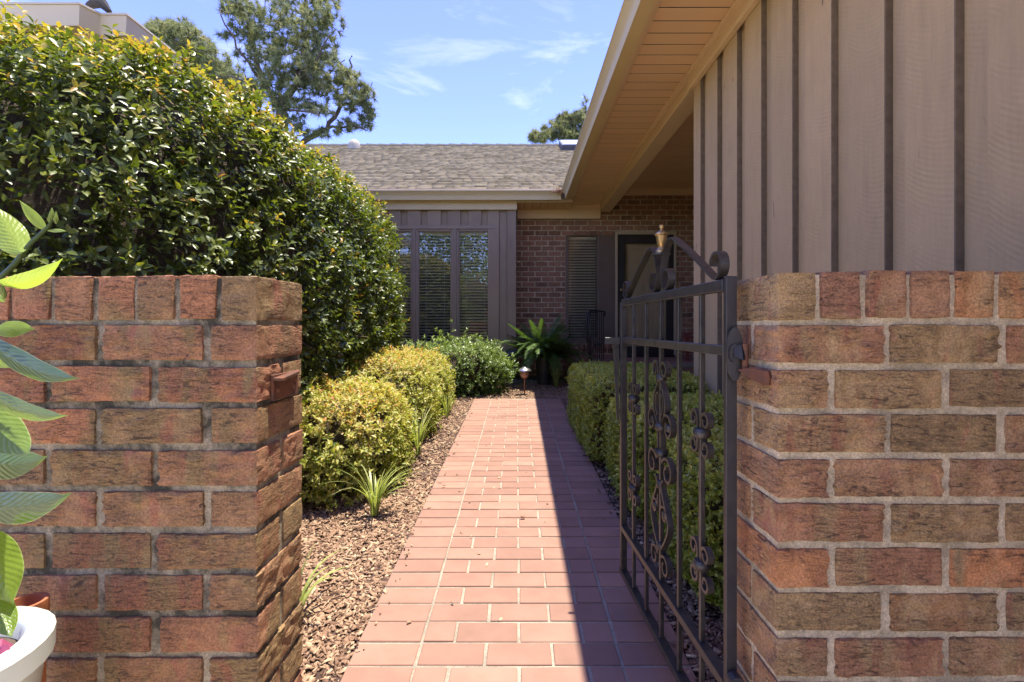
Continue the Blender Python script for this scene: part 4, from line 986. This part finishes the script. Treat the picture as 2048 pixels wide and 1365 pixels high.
def tuft(label, px, py, n, L, spread, seed, Y=None):
    Y = Y or 1.04 * F / (py - 619); c = Vector(((px - CX) * Y / F, Y, gz(Y))); rs = random.Random(seed)
    t = thing('grass_tuft', c, label, 'ornamental grass', 'strappy grass tufts in the mulch')
    me_v = []; me_f = []; tn = []
    for i in range(n):
        az = rs.uniform(0, 6.283); ln = L * rs.uniform(.55, 1.1); out = spread * rs.uniform(.2, 1.1); w = .0042 * rs.uniform(.7, 1.2); d = Vector((math.cos(az), math.sin(az), 0)); sd = Vector((-d.y, d.x, 0)); tv = rs.random()
        base = c + d * rs.uniform(0, .02) + sd * rs.uniform(-.012, .012); k = len(me_v); N = 7
        for j in range(N + 1):
            s = j / N; q = base + d * (out * ln * s ** 1.8) + Vector((0, 0, ln * (s * (1.05 - .28 * out * s * s * 2))))
            ww = w * (1 - s ** 3) + .0003; me_v += [q - sd * ww, q + sd * ww]; tn += [tv * (.6 + .4 * s)] * 2
        for j in range(N): me_f.append((k + 2 * j, k + 2 * j + 1, k + 2 * j + 3, k + 2 * j + 2))
    np_mesh('blades', np.array([tuple(v) for v in me_v]), np.array(me_f), np.array(tn), M['blade'], t, c, True)
tuft('pale green grass tuft at the foot of the nearest golden shrub', 748, 1030, 54, .31, .8, 1)
tuft('pale grass tuft between the nearest and the middle golden shrub', 836, 910, 38, .40, .5, 2)
tuft('small grass tuft beside the smallest golden shrub', 894, 834, 20, .30, .4, 3)
tuft('dark grass tuft in the shaded mulch below the fern', 1112, 772, 36, .40, .8, 4)
tuft('grass tuft half hidden behind the end of the sooty wall', 592, 1235, 20, .26, 1.0, 5)

# fern in its pot
FY = 6.82; fc = Vector(((1088 - CX) * FY / F, FY, gz(FY)))
pt = thing('plant_pot', fc, 'black plastic pot hidden under the fern by the brick facade', 'plant pot')
MB().lathe(fc, [(.09, 0), (.115, .35), (.125, .352), (.125, .375), (.115, .375), (.11, .34), (.01, .335)], 22).build('body', M['plastic'], pt, smooth=True)
MB().lathe(fc + Vector((0, 0, .336)), [(.108, 0), (.01, .015)], 18).build('soil', M['soil'], pt)
fern = thing('fern', fc + Vector((0, 0, .34)), 'bushy dark green fern in a black pot against the brick facade', 'fern')
def frond(L, droop, seed):
    rs = random.Random(seed); V = []; Fc = []; N = 34; tn = []
    def pt_(s): return Vector((0, L * (s - .12 * droop * s ** 3), L * (.85 * s - droop * .62 * s * s)))
    for i in range(N):
        s = .1 + .9 * i / N; p = pt_(s); d = (pt_(s + .02) - p).normalized(); wl = L * .125 * math.sin(math.pi * min(1, .12 + .88 * s) ** .8) ** .8 + .008
        for sg in (1, -1):
            k = len(V); dr = rs.uniform(-.25, .05)
            tipv = p + Vector((sg * wl, d.y * wl * .45, d.z * wl * .4 + dr * wl)); wv = d * (L * .0125)
            V += [p - wv * .8, p + wv * .8, p.lerp(tipv, .6) + wv * .7, tipv, p.lerp(tipv, .6) - wv * .5]; Fc += [(k, k + 1, k + 2, k + 3, k + 4)]; tn += [rs.random() * .6 + .4 * s] * 5
    for i in range(10):
        a, b = pt_(i / 10), pt_((i + 1) / 10); k = len(V); V += [a + Vector((.003, 0, 0)), a - Vector((.003, 0, 0)), b - Vector((.003, 0, 0)), b + Vector((.003, 0, 0)), (a + b) / 2]; Fc.append((k, k + 1, k + 2, k + 4, k + 3)); tn += [.2] * 5
    me = bpy.data.meshes.new('frond'); me.from_pydata([tuple(v) for v in V], [], Fc); a = me.attributes.new('tint', 'FLOAT', 'POINT'); a.data.foreach_set('value', np.array(tn, np.float32)); me.materials.append(M['fern_leaf']); return me
fm_ = [frond(.62, .55, 1), frond(.58, 1.0, 2), frond(.52, 1.5, 3), frond(.70, .9, 4), frond(.66, 1.75, 5)]
for i in range(130):
    inst('frond', fm_[i % 5], fc + Vector((random.uniform(-.03, .03), random.uniform(-.03, .03), .35)), fern, (random.uniform(-.35, .55), random.uniform(-.2, .2), i * 2.4 + random.uniform(-.3, .3)), (random.uniform(.65, 1.25),) * 3)

# copper path light
LY = 6.02; lc = Vector(((1049 - CX) * LY / F, LY, gz(LY)))
pl = thing('path_light', lc, 'small copper path light standing in the mulch at the path end', 'path light')
MB().lathe(lc, [(.009, -.03), (.009, .185)], 10).build('stake', M['copper'], pl)
MB().lathe(lc + Vector((0, 0, .185)), [(.012, 0), (.030, .006), (.036, .018)], 18).build('base', M['copper'], pl, smooth=True)
MB().lathe(lc + Vector((0, 0, .2035)), [(.040, 0), (.052, .02), (.055, .07), (.051, .085)], 18).build('lens', M['lampglass'], pl, smooth=True)
MB().lathe(lc + Vector((0, 0, .204)), [(.012, 0), (.012, .08)], 10).build('bulb_holder', M['cream'], pl)
MB().lathe(lc + Vector((0, 0, .29)), [(.056, -.004), (.086, -.006), (.084, .002), (.058, .024), (.024, .036), (.020, .044), (.010, .048), (.001, .049)], 22).build('cap', M['chrome'], pl, smooth=True)

# iron hand railing on the porch steps
ra, rb = Vector((.955, 6.50, 0)), Vector((1.245, 7.0, 0)); rl = thing('hand_railing', (1.0, 6.6, .43), 'black iron hand railing with thin balusters in front of the sidelight', 'railing')
def RP(t, z): q = ra.lerp(rb, t); return Vector((q.x, q.y, EYE + z))
for k in range(7): MB().tube([RP(.12 + .82 * k / 6, .195), RP(.12 + .82 * k / 6, -.55 + .05 * k / 6)], .0075, 6).build('baluster', M['iron_dark'], rl)
MB().tube([RP(.0, .17), RP(.06, .20), RP(.2, .203), RP(.9, .205), RP(1.02, .2), RP(1.06, .17), RP(1.03, .145), RP(.985, .16)], .012, 8).build('top_rail', M['iron_dark'], rl, smooth=True)
MB().tube([RP(.10, -.555), RP(.98, -.50), RP(1.04, -.53), RP(1.0, -.56)], .011, 8).build('bottom_rail', M['iron_dark'], rl, smooth=True)
for dx in (0, .028):
    MB().tube([RP(-.04, .06) + Vector((dx - .02, 0, 0)), RP(-.02, .13) + Vector((dx - .02, 0, 0)), RP(.0, .17) + Vector((dx - .02, 0, 0)), RP(-.02, .0) + Vector((dx - .035, -.02, 0)), RP(0, -.15) + Vector((dx - .03, -.02, 0)), RP(.06, -.40) + Vector((dx - .015, 0, 0)), RP(.08, -.61) + Vector((dx - .012, 0, 0))][2:], .013, 8).build('newel_bar', M['iron_dark'], rl, smooth=True)
for k in range(2, 6): MB().lathe(RP(.12 + .82 * k / 6, -.26), [(.008, -.02), (.015, -.012), (.015, .012), (.008, .02)], 8).build('knuckle', M['iron_dark'], rl)
for t_ in (.12, .94): MB().box(RP(t_, 0).x - .012, RP(t_, 0).x + .012, RP(t_, 0).y - .012, RP(t_, 0).y + .012, .545, EYE - .50).build('foot', M['iron_dark'], rl)

# red slatted stand beside the door
rs_ = thing('red_stand', (2.46, 6.95, .55), 'red slatted wooden stand on the porch to the right of the door', 'stand')
for x in (2.36, 2.62):
    for yy in (6.80, 7.05): MB().box(x - .02, x + .02, yy - .02, yy + .02, .556, EYE - .12).build('leg', M['red_wood'], rs_, .002)
for z in (-.16, -.26, -.36): MB().box(2.30, 2.68, 6.771, 6.779, EYE + z - .02, EYE + z + .02).build('slat', M['red_wood'], rs_, .001)
for yy in (6.8, 6.86, 6.92, 6.98, 7.04): MB().box(2.32, 2.66, yy - .024, yy + .024, EYE - .119, EYE - .10).build('slat', M['red_wood'], rs_, .001)
# wire hook on the facade corner, and leaf litter in the gutter corner
hk = MB().tube([P(1033, 512, 7.53), P(1041, 514, 7.52), P(1044, 520, 7.52), P(1038, 525, 7.52), P(1034, 531, 7.52), P(1038, 536, 7.52), P(1043, 532, 7.52)], .004, 5).build('wire_hook', M['chrome']); tag(hk, 'small curled wire hook on the brick beside the bay corner', 'hook')
lt = MB()
for i in range(60):
    q = P(1117 + random.gauss(0, 5), 386 - abs(random.gauss(0, 4)), 6.84 + random.uniform(-.02, .1)); d = Vector((random.gauss(0, .05), random.gauss(0, .05), random.gauss(0, .03)))
    lt.tube([q - d, q + d], [.003, .0012], 3)
tag(lt.build('leaf_litter', M['dry_leaf']), 'clump of dry brown pine needles in the gutter corner', 'pine needles', kind='stuff')

# ------------------------------------------------------------------ white planter and its big leaved plant
PC = Vector((-.832, .700, .0)); zrim = .570
pw = thing('white_planter', (PC.x, PC.y, gz(.7)), 'white glazed round planter in front of the sooty brick wall', 'planter')
MB().lathe(PC, [(.075, .02), (.085, .05), (.075, .10), (.09, .30), (.112, .50), (.116, zrim - .045), (.126, zrim - .036), (.127, zrim - .004), (.122, zrim), (.094, zrim), (.089, zrim - .006), (.085, zrim - .10)], 30, True, R(6)).build('body', M['white_pot'], pw, smooth=True)
MB().lathe(PC + Vector((0, 0, zrim - .030)), [(.0895, 0), (.05, .006), (.005, .004)], 16).build('soil', M['soil'], pw)
fl = thing('magenta_flower', PC + Vector((.055, .0, zrim - .028)), 'crumpled magenta flower lying on the soil of the white planter', 'flower')
for k in range(9):
    az = k * .72; c = WL[fl.name] + Vector((math.cos(az) * .014, math.sin(az) * .014, .018)); v = []
    for i in range(4):
        for j in range(4): v.append(c + Vector((math.cos(az) * (.006 + .008 * j) - math.sin(az) * (i - 1.5) * .008, math.sin(az) * (.006 + .008 * j) + math.cos(az) * (i - 1.5) * .008, .012 * math.sin(j + k) + .006 * math.cos(i * 2 + k))))
    MB().add(v, [(i * 4 + j, i * 4 + j + 1, i * 4 + j + 5, i * 4 + j + 4) for i in range(3) for j in range(3)]).build('petal', M['magenta'], fl, smooth=True)
for i, (dx, dy, lab) in enumerate(((.045, -.045, 'curled brown dead leaf on the soil of the white planter'),)):
    v = []; c = PC + Vector((dx, dy, zrim - .018))
    for a in range(6):
        for b in range(4): v.append(c + Vector(((a - 2.5) * .014, (b - 1.5) * .016 * math.sin(math.pi * (a + .6) / 6.2), .012 * math.sin(a * 1.9) + .012 * math.cos(b * 2.2 + a))))
    tag(MB().add(v, [(p_ * 4 + q_, p_ * 4 + q_ + 1, p_ * 4 + q_ + 5, p_ * 4 + q_ + 4) for p_ in range(5) for q_ in range(3)]).build('dead_leaf', M['dry_leaf'], smooth=True), lab, 'leaf')
tp = thing('terracotta_pot', (-.87, .868, gz(.85)), 'terracotta pot tucked between the white planter and the brick wall', 'plant pot')
MB().lathe((-.87, .868, 0), [(.022, .02), (.027, .50), (.031, .505), (.031, .552), (.025, .552), (.022, .50)], 20).build('body', M['terracotta'], tp, smooth=True)

plant = thing('leafy_plant', PC + Vector((0, 0, zrim - .06)), 'large leaved climbing plant growing out of the white planter', 'plant')
def big_leaf(base, tip, width_px, Y0, Y1, fold, sag, young, roll=0.0):
    """blade between two picture points; width from the picture; fold: how far the two halves rise; sag: droop of the midrib"""
    A, B = P(base[0], base[1], Y0), P(tip[0], tip[1], Y1); ax = (B - A); L = ax.length; ax.normalize()
    view = (A - Vector((0, 0, EYE))).normalized()
    sd = ax.cross(view).normalized(); nr = sd.cross(ax).normalized()
    if nr.z < 0 and roll == 0: pass
    sd = (sd * math.cos(roll) + nr * math.sin(roll)).normalized(); nr = sd.cross(ax).normalized()
    W_ = .88 * width_px * (Y0 + Y1) / 2 / F / 2 / max(.35, math.cos(roll)); NA, NB = 16, 8; V = []; UV = []; Fc = []
    O = A
    for i in range(NA + 1):
        s = i / NA; w = W_ * max(0.02, math.sin(math.pi * s ** .82) ** .75 * (1 - .15 * s)) * (1 - s ** 9)
        for j in range(NB + 1):
            t = (j / NB - .5) * 2
            wav = .05 * W_ * math.sin(s * 17 + t) * abs(t) ** 2
            V.append(A + ax * (L * s) + Vector((0, 0, -1)) * (sag * L * (s * s - s)) + sd * (w * t) + nr * (fold * w * abs(t) ** 1.3 + wav) - O); UV.append((t, s))
    for i in range(NA):
        for j in range(NB): q = i * (NB + 1) + j; Fc.append((q, q + 1, q + NB + 2, q + NB + 1))
    me = mesh_of('leaf', V, Fc, M['big_leaf'], True); ul = me.uv_layers.new(name='UVMap')
    for lp in me.loops: ul.data[lp.index].uv = UV[lp.vertex_index]
    o = place(bpy.data.objects.new('leaf', me), O, plant); o.color = (1, 1, 1, young); return o
for a in (((42, 508), (-14, 408), 64, .70, .72, .25, -.1, 1.0, .2), ((90, 460), (38, 400), 24, .71, .70, .3, -.1, .95, .2), ((94, 461), (134, 463), 9, .71, .70, .5, .1, .9, .5),
          ((-6, 568), (127, 516), 40, .70, .66, .2, -.35, .95, -.25), ((-12, 660), (70, 658), 40, .74, .75, .2, .1, .7, .3), ((-40, 668), (162, 757), 50, .72, .62, .25, -.25, .12, -.45),
          ((-60, 690), (40, 735), 46, .76, .76, .2, -.1, .9, .1), ((-45, 770), (138, 831), 40, .70, .64, .2, -.3, .45, -.5), ((-50, 800), (64, 910), 84, .70, .66, .2, -.25, .4, -.1),
          ((-70, 905), (97, 912), 76, .74, .70, .25, -.35, .3, -.1), ((-60, 1005), (146, 985), 78, .70, .62, .2, -.25, .1, -.15), ((-20, 1060), (26, 1210), 86, .66, .66, .3, -.2, .55, .15),
          ((-14, 1175), (24, 1275), 58, .67, .64, .3, -.2, .3, .3), ((-30, 590), (12, 605), 14, .72, .72, .3, 0, .95, .3), ((-40, 590), (14, 600), 22, .73, .72, .3, .1, .8, .1)):
    big_leaf(*a)
MB().tube([PC + Vector((-.03, 0, zrim - .07)), P(-60, 1050, .70), P(-50, 850, .71), P(-42, 690, .72), P(-18, 575, .71), P(30, 528, .705), P(62, 486, .71), P(96, 455, .71), P(106, 440, .71)], [.006, .0055, .005, .0045, .004, .0035, .003, .0025, .0015], 7).build('stem', M['green_leaf'], plant, smooth=True)
for (px, py) in ((104, 432), (112, 440), (100, 440), (8, 590), (5, 582)):
    MB().lathe(P(px, py, .71), [(.0008, -.006), (.0035, 0), (.002, .006), (.0004, .012)], 7).build('bud', M['blade'], plant, smooth=True)

# ------------------------------------------------------------------ pines behind the roof
def pine(label, Y, limbs, crowns, seed, trunk, dens=1.0, nl=.27, scale=1.0):
    """limbs: polylines in picture points; crowns: (px, py, rx, ry, n) ellipses of needle tufts, spread in depth too"""
    r_ = np.random.default_rng(seed); tb = P(trunk[0], trunk[1], Y); t = thing('pine_tree', (tb.x, Y, gz(99)), label, 'tree', 'pine trees beyond the roofs')
    nodes = []; wood = MB()
    for (pts, r0, r1) in limbs:
        q = [P(px, py, Y + dy) for px, py, dy in pts]; rr = [r0 + (r1 - r0) * i / (len(q) - 1) for i in range(len(q))]
        # jitter in between so the limb is not straight
        fine = []; fr = []
        for i in range(len(q) - 1):
            for k in range(4): f = k / 4; fine.append(q[i].lerp(q[i + 1], f) + Vector(r_.normal(0, .05, 3)) * (1 if k else 0)); fr.append(rr[i] + (rr[i + 1] - rr[i]) * f)
        fine.append(q[-1]); fr.append(rr[-1]); wood.tube(fine, fr, 7); nodes += fine
    wood.build('trunk', M['bark'], t, smooth=True)
    tufts = []
    for (px, py, rx, ry, n) in crowns:
        for _ in range(int(n * dens * 1.3)):
            u = r_.normal(size=3); u = u / np.linalg.norm(u) * r_.random() ** .4
            tufts.append(P(px + u[0] * rx, py + u[1] * ry, Y + u[2] * rx * Y / F * 1.0))
    N = np.array([tuple(v) for v in nodes]); br = MB(); order = sorted(range(len(tufts)), key=lambda i: np.min(np.linalg.norm(N - np.array(tufts[i]), axis=1)))
    dirs = []
    pool = [tuple(v) for v in nodes]
    for i in order:
        T_ = np.array(tufts[i]); A_ = np.array(pool); d = np.linalg.norm(A_ - T_, axis=1); k = int(np.argmin(d + .15 * np.maximum(0, A_[:, 2] - T_[2]))); a = Vector(A_[k]); b = tufts[i]; m_ = a.lerp(b, .5) + Vector((0, 0, -.10 * (b - a).length)) + Vector(r_.normal(0, .05, 3))
        L_ = (b - a).length
        br.tube([a, m_, b], [.012 + .012 * min(L_, 2), .010 + .006 * min(L_, 2), .008], 4, False)
        pool += [tuple(m_), tuple(b)]; dd = (b - m_); dirs.append(tuple((dd.normalized() if dd.length > .01 else Vector((0, 0, 1))) + Vector((0, 0, .25))))
    br.build('branches', M['bark'], t)
    c = np.array([tuple(tufts[i]) for i in order]); D = unit(np.array(dirs)); K = 44; n = len(c)
    # needles fan out from the last stretch of the twig
    v = r_.normal(size=(n, K, 3)); v /= np.linalg.norm(v, axis=2, keepdims=True)
    ax = D[:, None] * r_.uniform(.25, 1.1, (n, K, 1)) + v * .85; ax /= np.linalg.norm(ax, axis=2, keepdims=True)
    base = c[:, None] - D[:, None] * (r_.random((n, K, 1)) * .16 * scale)
    ln = r_.uniform(.6, 1.3, (n, K, 1)) * nl * scale; tip = base + ax * ln; tip[..., 2] -= .12 * ln[..., 0]
    sd = np.cross(ax, r_.normal(size=(n, K, 3))); sd /= np.linalg.norm(sd, axis=2, keepdims=True); w = .012 * scale
    V = np.stack([base - sd * w, base + sd * w, tip], 2).reshape(-1, 3); Fq = np.arange(len(V)).reshape(-1, 3)
    tint = np.repeat(np.clip(np.repeat(r_.beta(2, 2.6, n), K) * .8 + r_.normal(0, .1, n * K), 0, 1), 3)
    np_mesh('crown', V, Fq, tint, M['needle'], t, WL[t.name])['kind'] = 'stuff'
    return t
pine('large open crowned pine with a forked trunk above the ridge line', 20,
     [([(575, 480, 0), (572, 330, 0), (562, 215, 0)], .30, .22), ([(562, 215, 0), (532, 175, .3), (512, 120, .3), (500, 60, .5), (478, -10, .5)], .16, .04),
      ([(562, 215, 0), (588, 175, -.3), (606, 115, -.4), (616, 40, -.3), (606, -70, 0)], .17, .05), ([(566, 330, 0), (610, 282, .2), (655, 258, .3), (682, 210, .4), (700, 150, .3), (704, 112, .3)], .14, .03),
      ([(532, 175, .3), (505, 140, -.5), (470, 80, -.8), (440, 20, -1)], .07, .02), ([(588, 175, -.3), (630, 130, -.9), (660, 70, -1.2)], .08, .02), ([(588, 175, -.3), (640, 165, .8), (690, 120, 1.2)], .07, .02),
      ([(655, 258, .3), (700, 250, -.2), (735, 262, -.3)], .06, .02), ([(682, 210, .4), (725, 200, .6), (745, 165, .8)], .05, .015), ([(562, 215, 0), (600, 222, -1), (640, 232, -1.5)], .06, .02), ([(532, 175, .3), (480, 160, 1), (430, 150, 1.5)], .06, .02)],
     [(560, 30, 110, 60, 190), (640, 50, 50, 75, 110), (560, 110, 95, 50, 170), (640, 140, 60, 55, 110), (465, 10, 38, 30, 34), (500, 50, 40, 40, 40), (560, 170, 80, 38, 110), (610, 215, 70, 24, 60), (690, 180, 45, 45, 70), (725, 200, 26, 42, 40), (735, 235, 16, 30, 26),
      (700, 150, 22, 26, 20), (640, 265, 45, 12, 22), (690, 250, 30, 14, 18), (560, -60, 120, 50, 90), (450, 68, 18, 8, 8), (585, 250, 30, 22, 20)], 21, (572, 400))
pine('dense rounded pine behind the neighbouring gutter, left of the open one', 27,
     [([(420, 420, 0), (410, 260, 0), (385, 150, 0), (350, 90, 0), (340, 50, 0)], .28, .06), ([(410, 260, 0), (440, 190, .3), (470, 150, .5)], .12, .03), ([(385, 150, 0), (330, 110, .5), (300, 80, .6)], .08, .02), ([(440, 190, .3), (490, 190, -.5), (520, 215, -.8)], .07, .02)],
     [(345, 65, 58, 32, 170), (385, 95, 45, 32, 120), (415, 125, 50, 34, 120), (455, 165, 55, 40, 170), (490, 195, 45, 30, 80), (365, 120, 30, 18, 35), (310, 60, 25, 22, 40), (430, 205, 40, 20, 40)], 33, (420, 400), 1.0, .27, 1.25)
pine('distant pine half hidden by the roof overhang, beside the skylight', 24,
     [([(1190, 420, 0), (1180, 300, 0), (1165, 240, 0), (1172, 222, 0)], .22, .05), ([(1180, 300, 0), (1140, 275, .2), (1110, 255, .3), (1100, 240, .3)], .09, .02), ([(1165, 240, 0), (1130, 230, -.3), (1118, 226, -.3)], .05, .02)],
     [(1085, 272, 32, 14, 55), (1112, 258, 28, 24, 60), (1135, 240, 24, 20, 45), (1165, 240, 30, 26, 60), (1150, 270, 40, 14, 60), (1200, 230, 50, 50, 80), (1068, 276, 14, 8, 12)], 45, (1190, 400), 1.0, .25, 1.05)

# ------------------------------------------------------------------ garden on the camera's side, mirrored in the windows
def simple_tree(label, x, y, h, r, n, seed):
    t = thing('garden_tree', (x, y, gz(y)), label, 'tree', 'trees mirrored in the windows')
    MB().tube([(x, y, gz(y) - .1), (x + .1, y, h * .4), (x, y + .1, h * .8)], [.18, .13, .05], 8).build('trunk', M['bark'], t, smooth=True)
    r_ = np.random.default_rng(seed); u = r_.normal(size=(n, 3)); u = unit(u) * r_.random((n, 1)) ** .4; p = np.array([x, y, h * .56]) + u * np.array([r, r, h * .46])
    p += .5 * np.stack([lump(p, 1.3, 1), lump(p, 1.3, 4), lump(p, 1.3, 7)], 1)
    ln = r_.uniform(.14, .24, n); leaves('crown', p, r_.normal(size=(n, 3)), r_.normal(size=(n, 3)) + np.array([0, 0, 1]), ln, ln * .6, r_.random(n) * .8, M['green_leaf'], t, WL[t.name], LEAF4)['kind'] = 'stuff'
simple_tree('broad leafy tree reflected in the far bay windows', -3.0, -11, 8, 3.4, 9000, 3)
simple_tree('tall tree reflected in the sidelight window', 1.5, -16, 10, 3.4, 5000, 8)
az = shrub('flowering_shrub', 'red flowered shrub reflected in the bay windows', 'shrub', None, (-1.5, -2.8, 1.45), (1.0, .8, 1.4), .8, .85, 2200, 6, .05, .45, M['green_leaf'], lambda p, n, j: .3 + .3 * j + rng.normal(0, .15, len(p)))
p, nr = superell(130, (-1.5, -2.8, 1.45), np.array((1.05, .85, 1.42)), .8, .85, .2); a = unit(nr + rng.normal(0, .3, p.shape)); b_, ax, no_, ix = sprigs(p, a, 6, .9, .02)
leaves('blossoms', b_, ax, no_, np.full(len(b_), .06), np.full(len(b_), .035), np.zeros(len(b_)), M['magenta'], az, WL[az.name], LEAF4)['kind'] = 'stuff'
